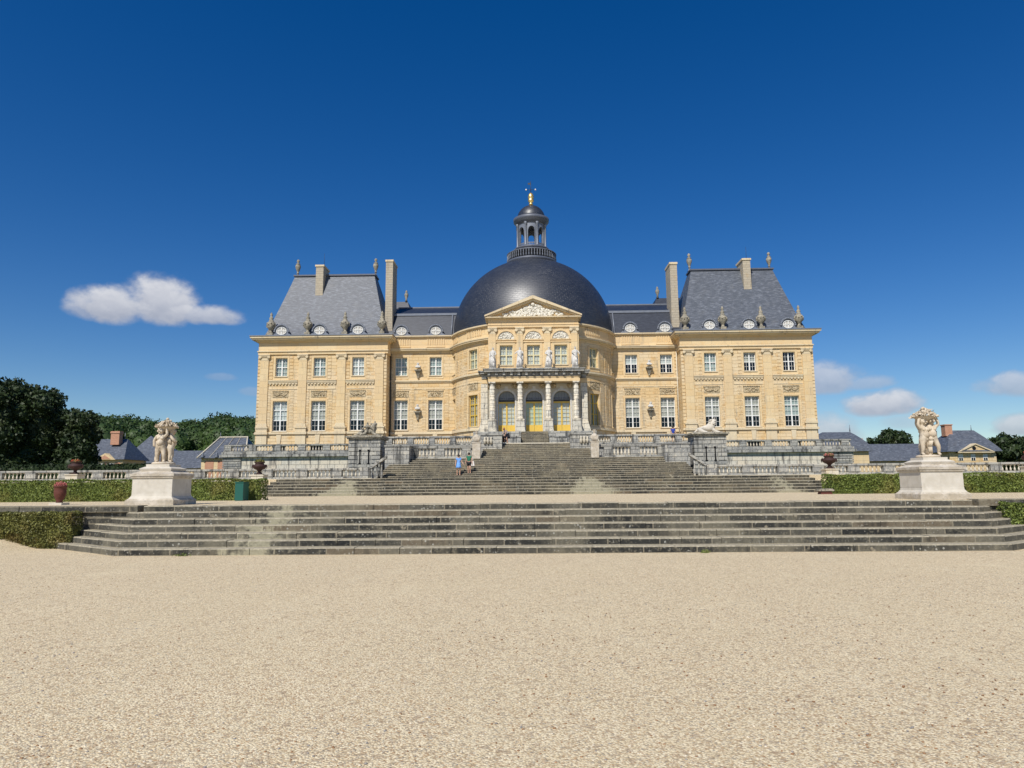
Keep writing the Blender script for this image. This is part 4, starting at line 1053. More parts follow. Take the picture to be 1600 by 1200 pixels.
# dormers
DORM = None
def dormer(x, Y, z):
    global DORM
    if DORM:
        return copy_part(DORM[0], CH_, Vector((x, Y, z))-Vector(CH_['_base']), 0, DORM[1])
    mb = MB(); n = 14
    pts = [(-.98, 0), (.98, 0), (.85, .28)]
    prof = [(math.cos(PI*k/n)*.80, .45+math.sin(PI*k/n)*.86) for k in range(n+1)]
    outer = [(-1.0, 0), (-1.0, .12), (-.82, .3)] ; full = [(1.25, 0), (1.12, .12), (.86, .36)] + prof + [(-.86, .36), (-1.12, .12), (-1.25, 0)]
    mb.extr(full[::-1], 0, 1.5)
    f0 = mb.build('dormer', 'lead', CH_, world=False); f0.location = Vector((x, Y, z))-Vector(CH_['_base'])
    sub = []
    mb = MB()
    for k in range(n):      # roll moulding over the eye
        a, b = PI*k/n, PI*(k+1)/n
        mb.tube((math.cos(a)*.88, -.05, .42+math.sin(a)*.92), (math.cos(b)*.88, -.05, .42+math.sin(b)*.92), .12, .12, 6)
    sub.append(mb.build('roll_moulding', 'lead', f0, world=False))
    mb = MB(); mb.face([(math.cos(2*PI*k/20)*.60, -.02, .58+math.sin(2*PI*k/20)*.46) for k in range(20)]); sub.append(mb.build('pane', 'grey_blind_cloth', f0, world=False))
    mb = MB()
    for k in range(20):
        a, b = 2*PI*k/20, 2*PI*(k+1)/20
        mb.tube((math.cos(a)*.6, -.04, .58+math.sin(a)*.46), (math.cos(b)*.6, -.04, .58+math.sin(b)*.46), .05, .05, 5)
    mb.box(-.05, .05, -.07, -.03, .08, 1.08); mb.box(-.6, .6, -.07, -.03, .54, .62); mb.box(-.33, -.29, -.06, -.03, .14, 1.0); mb.box(.29, .33, -.06, -.03, .14, 1.0)
    sub.append(mb.build('frame', 'white_paint', f0, world=False)); DORM = (f0, sub); return f0
for s in (-1, 1):
    for x in PX: dormer(s*x, 84.55, 20.07)
    for x in (16.46, 12.15): dormer(s*x, 86.95, 20.37)

# ------------------------------------------------ rotunda
RR, YC = 10.4, 90.0
P = cylP(RR, YC); UV = cyl_uv(RR, YC)
uu = lambda deg: R(deg)*RR
hol = []
for s in (-1, 1):
    for dg, w in ((43.0, .72), (70.0, .72)):
        u = s*uu(dg); hol += [(u-w, u+w, 15.3, 17.6), (u-w*1.1, u+w*1.1, 8.5, 12.2)]
mb = MB(); wall_grid(mb, P, uu(-85), uu(-28), 5.3, 18.3, [h for h in hol if h[0] < 0], .42, .5); mb.build('rotunda_wall', 'ochre_stone', CH_, uv=UV); mb = MB(); wall_grid(mb, P, uu(28), uu(85), 5.3, 18.3, [h for h in hol if h[0] > 0], .42, .5); mb.build('rotunda_wall', 'ochre_stone', CH_, uv=UV)
P2 = cylP(RR-1.0, YC)
mb = MB(); wall_grid(mb, P2, R(-85)*(RR-1), R(85)*(RR-1), 5.5, 18.3, [], .1, .8); wall_grid(mb, cylP(RR-.45, YC), R(-85)*(RR-.45), R(85)*(RR-.45), 12.9, 14.0, [], .1, .8); mb.build('dark_backing', 'unlit_black', CH_)
mb = MB()
for z0, z1, o in ((8.0, 8.2, .2), (8.2, 8.36, .1), (14.35, 14.5, .1), (14.5, 14.72, .25), (13.55, 13.63, .05), (18.28, 18.42, .15), (18.42, 18.58, .45), (18.58, 18.7, .53), (20.02, 20.14, .14), (20.14, 20.3, .28)):
    band(mb, P, uu(-86), uu(-28), z0, z1, o, .5, .8); band(mb, P, uu(28), uu(86), z0, z1, o, .5, .8)
mb.build('rotunda_cornice', 'cornice_stone', CH_, uv=UV)
mb = MB(); band(mb, P, uu(-86), uu(86), 18.7, 20.03, -.05, .5, .8)
for s in (-1, 1):
    for dg in (43, 70):
        for k in range(9): u = s*uu(dg)-1.2+k*.29; band(mb, P, u, u+.15, 19.15, 19.95, .03, 1, .05)
mb.build('rotunda_parapet', 'smooth_stone', CH_, uv=UV)
mb = MB()
for s in (-1, 1):
    for uc in (34.8, 51, 57, 62.5, 77):
        z = 8.6; mb = MB()
        while z < 17.8:
            if not (13.4 < z < 14.8): band(mb, P, s*uu(uc)-.35, s*uu(uc)+.35, z, z+.37, .035, 1, .03)
            z += .42
        mb.build('rusticated_strip', 'ochre_stone', CH_, uv=UV)
for s in (-1, 1):
    for dg in (43.0, 70.0):
        a = R(s*dg); rr = RR-.27
        loc = Vector((rr*math.sin(a), YC-rr*math.cos(a), 0))
        window('rotunda_lower', 1.58, 3.7, (.36, .70), 'ochre_paint', .0, loc+Vector((0, 0, 8.5)), a, bm='grey_blind_cloth', surround=.22)
        window('rotunda_upper', 1.44, 2.3, (.5,), 'cream_paint', .0, loc+Vector((0, 0, 15.3)), a, bm='teal_blind_cloth', surround=.24, apron=.35)
        q = RR-.0; relief(q*math.sin(a), YC-q*math.cos(a), 12.75, 1.6, .8, a, kind=1)
# dome
DR = 10.25
mb = MB(); N, SG = 28, 96; rows = []
for j in range(N+1):
    ph = (PI/2-.30)*j/N; rows.append((DR*math.cos(ph), 20.55+DR*.985*math.sin(ph)))
rows = [(DR+.02, 20.25)]+rows
for j in range(len(rows)-1):
    for k in range(SG):
        a, b = 2*PI*k/SG, 2*PI*(k+1)/SG
        (r0, z0), (r1, z1) = rows[j], rows[j+1]
        mb.face([(r0*math.sin(a), YC-r0*math.cos(a), z0), (r0*math.sin(b), YC-r0*math.cos(b), z0), (r1*math.sin(b), YC-r1*math.cos(b), z1), (r1*math.sin(a), YC-r1*math.cos(a), z1)], 0, True)
def duv(w, cu=None):
    u = math.atan2(w.x, YC-w.y)*DR
    if cu is not None:
        while u-cu > PI*DR: u -= 2*PI*DR
        while cu-u > PI*DR: u += 2*PI*DR
    return (u, math.asin(max(-1, min(1, (w.z-20.55)/DR)))*DR)
# smooth shading needs shared vertices : merge
def merge(o):
    import bmesh
    bm = bmesh.new(); bm.from_mesh(o.data); bmesh.ops.remove_doubles(bm, verts=bm.verts, dist=1e-4); bm.to_mesh(o.data); bm.free()
dm = mb.build('dome', 'dome_slate', CH_, uv=duv); merge(dm)
# lantern
lz = lambda y: U(829, y, 90).z
mb = MB(); z = lz(414); mb.lathe([(3.1, z-.6), (3.2, z-.1), (3.3, z), (3.3, z+.22), (3.0, z+.3)], (0, 90, 0), 40); mb.lathe([(2.1, z+.2), (2.1, lz(394)), (2.3, lz(393)), (2.3, lz(391)), (1.2, lz(391)+.02)], (0, 90, 0), 32)
lan = mb.build('lantern', 'lantern_lead', CH_)
mb = MB(); zt = lz(399)
mb.lathe([(3.2, zt-.13), (3.27, zt-.06), (3.2, zt), (3.1, zt-.02), (3.1, zt-.1)], (0, 90, 0), 40)
for k in range(56):
    a = 2*PI*k/56; mb.lathe([(.05, z+.3), (.085, z+.5), (.04, z+.8), (.05, zt-.12)], (3.18*math.sin(a), 90-3.18*math.cos(a), 0), 5)
o = mb.build('lantern_railing', 'lead', CH_); o.parent = lan
LR = 1.86; z0, z1, zs_ = lz(391), lz(354), lz(367)
Pl = cylP(LR, 90); mb = MB()
for k in range(8):
    uc = 2*PI*LR*(k)/8; hw_ = .46; r_ = hw_
    curtain(mb, Pl, uc-hw_, uc+hw_, lambda u: zs_+math.sqrt(max(0, r_*r_-(u-uc)**2))*1.25, z1, .3, 10)
    up0, up1 = uc+hw_, uc+2*PI*LR/8-hw_
    mb.face([Pl(up0, z0, 0), Pl(up1, z0, 0), Pl(up1, z1, 0), Pl(up0, z1, 0)]); mb.face([Pl(up1, z0, .3), Pl(up0, z0, .3), Pl(up0, z1, .3), Pl(up1, z1, .3)])
    mb.face([Pl(up0, z0, .3), Pl(up0, z0, 0), Pl(up0, z1, 0), Pl(up0, z1, .3)]); mb.face([Pl(up1, z0, 0), Pl(up1, z0, .3), Pl(up1, z1, .3), Pl(up1, z1, 0)])
    ua = (up0+up1)/2; a = ua/LR
    mb.lathe([(.19, z0), (.19, z0+.2), (.13, z0+.3), (.12, z1-.35), (.2, z1-.2), (.2, z1)], ((LR+.1)*math.sin(a), 90-(LR+.1)*math.cos(a), 0), 8)
    band(mb, Pl, uc-hw_, uc+hw_, z0+.42, z0+.52, .02, 1, .1)
    for q in range(4): band(mb, Pl, uc-hw_+.1+q*.24, uc-hw_+.2+q*.24, z0, z0+.42, .0, 1, .08)
o = mb.build('lantern_arcade', 'lead', CH_); o.parent = lan
mb = MB(); zc = lz(354); ztp = lz(343.5)
mb.lathe([(1.3, zc), (2.02, zc), (2.05, zc+.3), (2.32, zc+.5), (2.36, ztp-.05), (1.98, ztp)], (0, 90, 0), 32); o = mb.build('lantern_cornice', 'lantern_lead', CH_); o.parent = lan
mb = MB(); cr = 1.86; hh = lz(322)-ztp
mb.lathe([(cr*math.cos(R(q)), ztp+hh*math.sin(R(q))) for q in range(0, 90, 8)]+[(.16, ztp+hh), (.16, lz(320.5))], (0, 90, 0), 32); o = mb.build('cupola', 'dome_slate', CH_); o.parent = lan
mb = MB(); zf = lz(321); q = lz(301.5)-zf
mb.lathe([(.22, 0), (.3, .1*q), (.14, .16*q), (.36, .3*q), (.4, .4*q), (.33, .44*q), (.38, .55*q), (.4, .7*q), (.3, .88*q), (.1, q)], (0, 90, zf), 14); o = mb.build('gilded_finial', 'gilding', CH_); o.parent = lan
mb = MB(); ze = lz(283); mb.tube((0, 90, zf+q), (0, 90, ze), .045, .03, 6); zr = lz(296.5)
mb.tube((-.6, 90, zr), (.6, 90, zr), .03, .03, 5)
for x in (-.62, .62): mb.ball((x, 90, zr), .12, 6, 4, 1)
mb.box(-.38, -.03, 89.99, 90.01, ze-.5, ze-.25); o = mb.build('weather_vane', ['dark_metal', 'white_paint'], CH_); o.parent = lan

# ------------------------------------------------ frontispiece (two storeys, pediment, porch)
FY = 79.0; HB = 5.13; P = flatP(FY)
BX = (-3.09, 0, 3.09)
FZ = 7.42
# lower wall with three arched doorways
mb = MB(); r_ = .935; sp_ = 11.25
edges = [-5.75]+sum([[x-r_, x+r_] for x in BX], [])+[5.75]
for i in range(0, len(edges), 2): wall_grid(mb, P, edges[i], edges[i+1], FZ-.3, 14.3, [], .9)
for i in range(0, len(edges), 2):
    for x, d in ((edges[i], 1), (edges[i+1], -1)): mb.face([(x, FY, FZ-.3), (x, FY+.9, FZ-.3), (x, FY+.9, 14.3), (x, FY, 14.3)])
for x in BX: curtain(mb, P, x-r_, x+r_, lambda u: sp_+math.sqrt(max(0, r_*r_-(u-x)**2)), 14.3, .9, 16)
for s in (-1, 1): mb.face([(s*5.75, FY, 5.4), (s*5.75, 84, 5.4), (s*5.75, 84, 14.3), (s*5.75, FY, 14.3)])
mb.build('porch_wall', 'pale_stone', CH_)
mb = MB()
for x in BX:     # archivolts and imposts
    n = 16
    for k in range(n):
        a, b = PI*k/n, PI*(k+1)/n
        pts = [(x+math.cos(t_)*rr, sp_+math.sin(t_)*rr) for t_, rr in ((a, .95), (b, .95), (b, 1.18), (a, 1.18))]
        mb.extr(pts[::-1], FY-.06, FY+.02)
    mb.extr([(x-.14, sp_+.9), (x+.14, sp_+.9), (x+.2, sp_+1.45), (x-.2, sp_+1.45)], FY-.16, FY+.02)
    for s in (-1, 1): mb.box(x+s*.94, x+s*1.2, FY-.08, FY+.02, sp_-.12, sp_+.02); mb.box(x+s*.95, x+s*1.1, FY-.04, FY+.02, FZ, sp_-.121)
mb.build('archivolt', 'white_statue_stone', CH_)
mb = MB()
for x in (-4.63, -1.55, 1.55, 4.63):
    for s in (-1, 1): 
        mb.M = Matrix.Translation((x+s*.62, FY-.05, 12.75)) @ Matrix.Rotation(PI/2, 4, 'X'); mb.lathe([(.3, -.03), (.34, 0), (.3, .06), (.12, .1)], seg=12); mb.M = None
mb.build('roundel', 'relief_stone', CH_)
for i, x in enumerate(BX):
    d = MB(); yd = FY+.45; w = .925
    d.box(x-w, x-.01, yd, yd+.08, FZ, FZ+.95); d.box(x+.01, x+w, yd, yd+.08, FZ, FZ+.95)
    for s in (-1, 1):
        d.box(x+s*w-.05, x+s*w+.02, yd-.01, yd+.07, FZ, sp_-.25); d.box(x+s*.045-.04, x+s*.045+.035, yd-.012, yd+.07, FZ+.95, sp_-.3)
    d.box(x-w, x+w, yd-.015, yd+.075, sp_-.42, sp_-.24)
    for k in range(1, 5): d.box(x-w, x+w, yd-.005, yd+.04, FZ+.95+k*.46, FZ+.97+k*.46)
    for s in (-1, 1): d.box(x+s*.49-.012, x+s*.49+.012, yd-.004, yd+.04, FZ+.95, sp_-.42)
    dr = d.build('door', 'yellow_paint', CH_)
    g = MB(); g.face([(x-w, yd+.06, FZ+.95), (x+w, yd+.06, FZ+.95), (x+w, yd+.06, sp_-.3), (x-w, yd+.06, sp_-.3)]); o = g.build('pane', 'glass', CH_); o.parent = dr
    g = MB(); g.face([(x-w, yd+.12, FZ+.95), (x+w, yd+.12, FZ+.95), (x+w, yd+.12, sp_-.3), (x-w, yd+.12, sp_-.3)]); o = g.build('blind', 'door_blind_cloth' if i == 1 else 'blind_cloth', CH_); o.parent = dr
    g = MB(); g.face([(x+math.cos(PI*k/14)*.93, yd+.06, sp_-.05+math.sin(PI*k/14)*.97) for k in range(15)][::-1]); g.build('lunette_pane', 'grey_glazing', CH_)
    g = MB(); g.box(x-.93, x+.93, yd-.03, yd+.1, sp_-.23, sp_-.05)
    for k in range(11):
        xx = x-.85+k*.17; hh_ = math.sqrt(max(.01, .92**2-(xx-x)**2)); g.box(xx-.012, xx+.012, yd, yd+.02, sp_, sp_+hh_)
    for k in range(7): g.ball((x-.75+k*.25, yd, sp_+.12), .1, 6, 4, 1, sy=.2)
    o = g.build('fanlight', ['dark_metal', 'lead'], CH_); 
    g = MB(); g.face([(x-1.1, yd+.4, FZ), (x+1.1, yd+.4, FZ), (x+1.1, yd+.4, sp_+1.1), (x-1.1, yd+.4, sp_+1.1)]); g.build('dark_backing', 'unlit_black', CH_)
# podium, columns, entablature
mb = MB(); mb.box(-6.6, -1.47, 76.0, 79.2, H4, FZ); mb.box(1.47, 6.6, 76.0, 79.2, H4, FZ); mb.box(-1.469, 1.469, 76.35, 79.2, H4, FZ-.004)
for s in (-1, 1): mb.box(s*6.6, s*9.5, 79.4, 82, H4, 6.6)
mb.build('podium', 'weathered_stone', CH_)
colp = None
for x in (-4.63, -1.55, 1.55, 4.63):
    if colp: copy_part(colp[0], CH_, (x, 77.7-85, FZ-H4), 0, colp[1]); continue
    mb = MB(); mb.M = Matrix.Diagonal((.88, .88, 1, 1)); prof = [(.36, 1.45), (.37, 1.55), (.31, 1.62)]
    z = 1.62
    while z < 5.0: prof += [(.31, z), (.31, z+.28), (.285, z+.30), (.285, z+.38), (.31, z+.40)]; z += .4
    prof += [(.29, 5.2), (.29, 5.35), (.38, 5.45)]
    mb.lathe(prof, seg=16); mb.box(-.42, .42, -.42, .42, 5.45, 5.6)
    c0 = mb.build('column', 'moat_stone', CH_, world=False); c0.location = (x, 77.7-85, FZ-H4)
    mb = MB(); mb.box(-.55, .55, -.5, .6, 0, .25); mb.frust(-.5, .5, -.45, .55, .25, -.43, .43, -.43, .45, 1.3); mb.box(-.46, .46, -.46, .46, 1.301, 1.45)
    c1 = mb.build('column_pedestal', 'moat_stone', c0, world=False); colp = (c0, [c1])
for s in (-1, 1):
    mb = MB(); mb.box(s*5.2, s*5.95, FY-.25, FY+.2, FZ, 13.0); mb.frust(*sorted((s*5.1, s*6.3)), FY-.5, FY+.3, FZ, *sorted((s*5.2, s*5.97)), FY-.28, FY+.2, FZ+1.3); mb.build('anta', 'moat_stone', CH_)
mb = MB(); mb.box(-5.05, 5.05, 77.35, FY+.1, 13.02, 13.5); mb.box(-5.1, 5.1, 77.28, FY+.1, 13.5, 13.56); mb.box(-5.85, 5.85, 78.7, FY+.1, 13.02, 13.5); mb.build('porch_architrave', 'smooth_stone', CH_)
mb = MB(); mb.box(-5.05, 5.05, 77.38, FY+.1, 13.561, 14.06); mb.box(-5.85, 5.85, 78.6, FY+.09, 13.56, 14.05)
for k in range(13): x = -4.95+k*.825; mb.box(x-.13, x+.13, 77.05, 77.38, 13.7, 14.05)
mb.box(-5.5, 5.5, 76.85, FY+.1, 14.061, 14.3); mb.box(-5.62, 5.62, 76.75, FY+.1, 14.301, 14.42)
for s in (-1, 1): mb.box(*sorted((s*5.5, s*6.15)), 78.3, 80.6, 14.06, 14.29); mb.box(*sorted((s*5.62, s*6.25)), 78.2, 80.6, 14.29, 14.41)
mb.build('porch_cornice', 'weathered_stone', CH_)
# upper storey
holes = [(x-.735, x+.735, 15.15, 17.42) for x in BX]
mb = MB(); wall_grid(mb, P, -HB, HB, 14.3, 19.6, holes, .42)
for s in (-1, 1): mb.face([(s*HB, FY, 14.3), (s*HB, 84, 14.3), (s*HB, 84, 20.7), (s*HB, FY, 20.7)])
mb.build('frontispiece_wall', 'smooth_stone', CH_)
mb = MB(); mb.face([(-HB+.3, FY+1.2, 14.4), (HB-.3, FY+1.2, 14.4), (HB-.3, FY+1.2, 19), (-HB+.3, FY+1.2, 19)]); mb.build('dark_backing', 'unlit_black', CH_)
for x in BX: window('central', 1.47, 2.27, (.5,), 'cream_paint', 0.0, (x, FY+.27, 15.15), surround=.26, bm='blind_cloth', apron=.3)
for x in BX:
    mb = MB(); n = 14; zb = 18.1
    for k in range(n):
        a, b = PI*k/n, PI*(k+1)/n
        for (q0, q1, o) in ((.95, 1.05, .14), (1.05, 1.22, .09)):
            pts = [(x+math.cos(t_)*rr, zb+math.sin(t_)*rr*.98) for t_, rr in ((a, q0), (b, q0), (b, q1), (a, q1))]; mb.extr(pts[::-1], FY-o, FY+.02)
    mb.box(x-1.25, x+1.25, FY-.12, FY+.02, zb-.36, zb-.3); mb.box(x-1.25, x+1.25, FY-.1, FY+.02, zb-.1, zb-.002)
    o = mb.build('blind_arch', 'smooth_stone', CH_)
    mb = MB(); rnd = random.Random(int(x*7)); mb.face([(x+math.cos(PI*k/12)*.94, FY-.02, zb+math.sin(PI*k/12)*.9) for k in range(13)][::-1])
    for k in range(46):
        a = rnd.uniform(.1, PI-.1); q_ = rnd.random()**.5*.85; mb.ball((x+math.cos(a)*q_, FY-.04, zb+.04+math.sin(a)*q_*.9), rnd.uniform(.04, .1), 6, 4)
    o2 = mb.build('tympanum_relief', 'white_relief_stone', CH_); o2.parent = o
for x in (-4.63, -1.55, 1.55, 4.63): pilaster(x, FY, 14.5, 19.45, .72)
mb = MB(); mb.box(-HB-.04, HB+.04, FY-.16, 84, 19.45, 19.72); mb.box(-HB-.1, HB+.1, FY-.22, 84, 19.721, 19.79); mb.box(-HB, HB, FY-.14, 84, 19.791, 20.42); mb.build('frontispiece_entablature', 'smooth_stone', CH_)
mb = MB(); mb.box(-HB-.1, HB+.1, FY-.26, 84, 20.421, 20.5); mb.box(-HB-.34, HB+.34, FY-.62, 84, 20.501, 20.62)
for s in (-1, 1):      # raking cornice
    ax, az_ = 0, 23.05; bx, bz = s*(HB+.38), 20.80
    pts = [(ax, az_), (bx, bz), (bx, bz-.17), (ax, az_-.38)]
    mb.extr(pts if s < 0 else pts[::-1], FY-.72, 79.8)
    pts = [(ax, az_-.385), (bx, bz-.175), (s*(HB-.25), bz-.13), (ax, az_-.62)]
    mb.extr(pts if s < 0 else pts[::-1], FY-.45, 79.7)
mb.build('pediment_cornice', 'cornice_stone', CH_)
mb = MB(); mb.extr([(-HB-.25, 20.63), (HB+.25, 20.63), (0, 22.75)], FY-.1, 80.0); mb.build('tympanum', 'smooth_stone', CH_)
mb = MB(); rnd = random.Random(3)      # carved figures filling the pediment
for k in range(240):
    x = rnd.triangular(-4.1, 4.1, 0); top = (1-abs(x)/4.9)*1.55-.05
    if abs(abs(x)-1.6) < .5: top -= .25
    z = 20.68+rnd.random()*max(.08, top); mb.ball((x, FY-.18, z), rnd.uniform(.1, .2), 7, 5, lump=.4, key=k, sy=.8)
mb.ball((0, FY-.25, 22.05), .24, 8, 6, lump=.2); mb.build('pediment_figures', 'white_relief_stone', CH_)
mb = MB()
for s in (-1, 1): mb.face([(0, 79.7, 23.06), (s*(HB+.4), 79.7, 20.78), (s*(HB+.4), 86, 20.78), (0, 86, 23.06)])
mb.build('pediment_roof', 'lead', CH_)

# ------------------------------------------------ urns on the cornice, statues on the porch, busts
def urn_mb(mb):
    mb.M = Matrix.Diagonal((.92, .92, 1.04, 1))
    mb.box(-.36, .36, -.36, .36, 0, .35); mb.lathe([(.3, .35), (.2, .5), (.16, .62), (.3, .75), (.5, 1.05), (.56, 1.4), (.5, 1.62), (.3, 1.72), (.34, 1.8), (.26, 1.9), (.2, 2.0), (.3, 2.12), (.16, 2.3), (.12, 2.42), (.2, 2.55), (.12, 2.7), (.03, 2.85)], seg=12)
    for k in range(10):
        a = k*PI/5; mb.ball((.54*math.cos(a), .54*math.sin(a), 1.45-.12*(k % 2)), .1, 6, 4)
    for s in (-1, 1): mb.tube((s*.5, 0, 1.5), (s*.62, 0, 1.15), .06, .06, 6); mb.tube((s*.62, 0, 1.15), (s*.4, 0, .95), .06, .05, 6)
u0 = None; pos = ['above the outer corner', 'second from the outer corner', 'third from the outer corner', 'at the inner corner']
for s, side in ((-1, 'left'), (1, 'right')):
    for j, x in enumerate((32.15, 27.6, 23.0, 18.45)):
        lab = f'tall carved stone urn on the {side} pavilion cornice, {pos[j]}'
        if u0 is None:
            u0 = thing('roof_urn', lab, 'urn', (s*x, 84.62, 20.072), group='urns along the pavilion cornices'); mb = MB(); urn_mb(mb); mb.build('urn_body', 'carved_stone', u0, world=False)
        else: dup(u0, (s*x, 84.62, 20.072), 0, lab)
def robed(mb, key, arm):
    rnd = random.Random(key); ph = rnd.uniform(0, 6)
    mb.box(-.36, .36, -.3, .3, 0, .14)
    def wob(a, z): return .09*math.sin(7*a+ph+z*1.5)+.06*math.sin(11*a-z*2)
    hipx = rnd.uniform(-.05, .05); mb.M = Matrix(((1, 0, hipx, 0), (0, 1, 0, 0), (0, 0, 1, 0), (0, 0, 0, 1)))
    mb.lathe([(.36, .14), (.34, .5), (.32, .95), (.29, 1.25), (.23, 1.5), (.27, 1.75), (.26, 1.92), (.14, 2.05)], seg=26, wob=wob, sy=.8)
    a_ = rnd.choice((-1, 1)); mb.tube((a_*.1, -.15, 1.15), (a_*.13, -.3, .7), .12, .09, 8); mb.tube((a_*.13, -.3, .7), (a_*.12, -.25, .15), .09, .07, 8)
    mb.tube((-a_*.3, .02, 1.75), (-a_*.34, .0, .5), .07, .11, 8)
    J = [((0, 0, 1.9), .2), ((0, 0, 2.05), .13), ((0, -.01, 2.14), .07), ((0, -.03, 2.26), .115), ((0, -.01, 2.38), .1), ((.26, 0, 1.98), .09), (arm[0], .075), (arm[1], .055), ((-.26, 0, 1.98), .09), (arm[2], .075), (arm[3], .055)]
    mb.mesh(skin_mesh(J, [(0, 1), (1, 2), (2, 3), (3, 4), (1, 5), (5, 6), (6, 7), (1, 8), (8, 9), (9, 10)], 2))
    for k in range(8): a = k*PI/4; mb.ball((.1*math.cos(a), .1*math.sin(a), 2.4), .045, 6, 4)
    mb.ball((0, -.14, 2.27), .025, 6, 4)
    for k in range(7): x = -.24+.08*k; mb.tube((x*.8, -.2, 1.5-.1*abs(k-3)), (x+.05*rnd.uniform(-1, 1), -.29, .2), .035, .055, 6)
    mb.tube((-.22, -.2, 1.75), (.24, -.26, 1.15), .06, .08, 7)
arms = [((.36, -.05, 1.7), (.22, -.22, 1.55), (-.36, 0, 1.68), (-.3, -.1, 1.4)), ((.38, -.05, 1.72), (.2, -.25, 1.75), (-.42, -.05, 1.85), (-.55, -.1, 1.7)),
        ((.36, -.1, 1.75), (.14, -.25, 1.9), (-.38, -.05, 1.7), (-.15, -.28, 1.6)), ((.42, -.05, 1.8), (.5, -.1, 1.55), (-.34, -.1, 1.72), (-.1, -.26, 1.82))]
plc = ['leftmost of the four standing above the porch', 'between the left and middle windows above the porch', 'between the middle and right windows above the porch', 'rightmost of the four standing above the porch']
for j, x in enumerate((-4.63, -1.55, 1.55, 4.63)):
    o = thing('robed_statue', 'pale stone robed figure, '+plc[j], 'statue', (x+.05*(-1)**j, 77.5, 14.422), group='robed statues above the porch')
    mb = MB(); robed(mb, j, arms[j]); mb.build('figure', 'white_statue_stone', o, world=False)
b0 = None
for s, side in ((-1, 'left'), (1, 'right')):
    for z, lv in ((10.25, 'lower'), (15.45, 'upper')):
        lab = f'white stone bust on a bracket between the {lv} windows of the {side} wing'
        if b0 is None:
            b0 = thing('wall_bust', lab, 'bust', (s*14.3, 86.95, z), group='busts on the wings')
            mb = MB(); mb.mesh(skin_mesh([((0, -.3, .75), .3), ((0, -.3, .98), .2), ((0, -.3, 1.1), .12), ((0, -.32, 1.28), .19), ((0, -.3, 1.45), .17), ((.3, -.28, .9), .14), ((-.3, -.28, .9), .14)], [(0, 1), (1, 2), (2, 3), (3, 4), (1, 5), (1, 6)], 2)); mb.ball((0, -.52, 1.3), .04, 6, 4)
            mb.build('bust_head', 'white_statue_stone', b0, world=False)
            mb = MB(); mb.box(-.4, .4, -.55, .02, .42, .55); mb.frust(-.15, .15, -.12, .02, -.25, -.3, .3, -.45, .02, .42); mb.ball((0, -.1, -.4), .14, 6, 5); mb.build('bracket', 'carved_stone', b0, world=False)
        else: dup(b0, (s*14.3, 86.95, z), 0, lab)

# ================================================================== PLANTS
def leaf(mb, p, s, rnd, mi=0):
    d = Vector((rnd.gauss(0, 1), rnd.gauss(0, 1), rnd.gauss(0, .8)+.3)).normalized()
    a = d.orthogonal().normalized(); b = d.cross(a); an = rnd.uniform(0, PI); c, q = math.cos(an), math.sin(an)
    a, b = (a*c+b*q)*s, (b*c-a*q)*s*.6
    i = len(mb.v); p = Vector(p)
    for w in (p-a, p-b, p+a, p+b): mb.v.append(tuple(w))
    mb.f.append([i, i+1, i+2, i+3]); mb.mi.append(mi); mb.sm.append(False)
def crown(mb, blobs, per, ls, rnd):
    """blobs: (centre, radii); leaves spread near the surface of lumpy ellipsoids"""
    for bi, (c, r) in enumerate(blobs):
        n = int(per*(r[0]*r[2]+r[1]*r[2]+r[0]*r[1]))
        for k in range(n):
            d = Vector((rnd.gauss(0, 1), rnd.gauss(0, 1), rnd.gauss(0, 1))).normalized()
            q = 1+.24*noise.noise(d*2.3+Vector((bi*7.1, 0, 0)))+.16*noise.noise(d*5.5+Vector((0, bi*3.3, 0)))
            q *= 1-.22*rnd.random()**2
            leaf(mb, (c[0]+d.x*r[0]*q, c[1]+d.y*r[1]*q, c[2]+d.z*r[2]*q), ls*rnd.uniform(.6, 1.3), rnd)
def core(mb, blobs, k=.8):
    for bi, (c, r) in enumerate(blobs): mb.ball(c, 1, 14, 10, 0, r[0]*k, r[1]*k, r[2]*k, .25, bi)
def tree(label, base, hgt, rad, key, name='broadleaf_tree', leafm='dark_leaves', group=None, ls=.2, per=60, low=.03, n=13):
    rnd = random.Random(key); T = thing(name, label, 'tree', base, group=group)
    mb = MB(); mb.tube((0, 0, -.3), (.1, 0, hgt*.3), rad*.09, rad*.07, 8); mb.tube((.1, 0, hgt*.3), (0, .1, hgt*.8), rad*.07, rad*.02, 7)
    for k in range(6):
        a = k*1.05+rnd.random(); mb.tube((.05, 0, hgt*(.25+.06*k)), (math.cos(a)*rad*.7, math.sin(a)*rad*.7, hgt*(.42+.07*k)), rad*.035, rad*.01, 6)
    mb.build('trunk', 'bark', T, world=False)
    blobs = []; zc = hgt*(1+low)/2; hz = hgt*(1-low)/2
    for k in range(n):
        a = k*2.4; f_ = (k+.5)/n; z = hgt*low+hz*2*(.1+.85*f_); wr = math.sqrt(max(.05, 1-(max(0, (z-zc)/hz))**2)); q = rad*wr*.56
        br = rad*rnd.uniform(.36, .50)
        blobs.append(((math.cos(a)*q, math.sin(a)*q, min(z, hgt-br*.9)), (br, br, br*.95)))
    blobs.append(((0, 0, zc), (rad*.82, rad*.82, hz*.9)))
    mb = MB(); core(mb, blobs, .78); crown(mb, blobs, per, ls, rnd)
    mb.build('crown', leafm, T, world=False); return T
def basez(px, Y): return 2.1
def treeat(label, px, pytop, Y, radpx, key, **kw):
    p = U(px, pytop, Y); sc = F/Y
    return tree(label, (p.x, Y, 2.1), p.z-2.1, radpx/sc, key, **kw)
G = 'dark trees at the left edge'
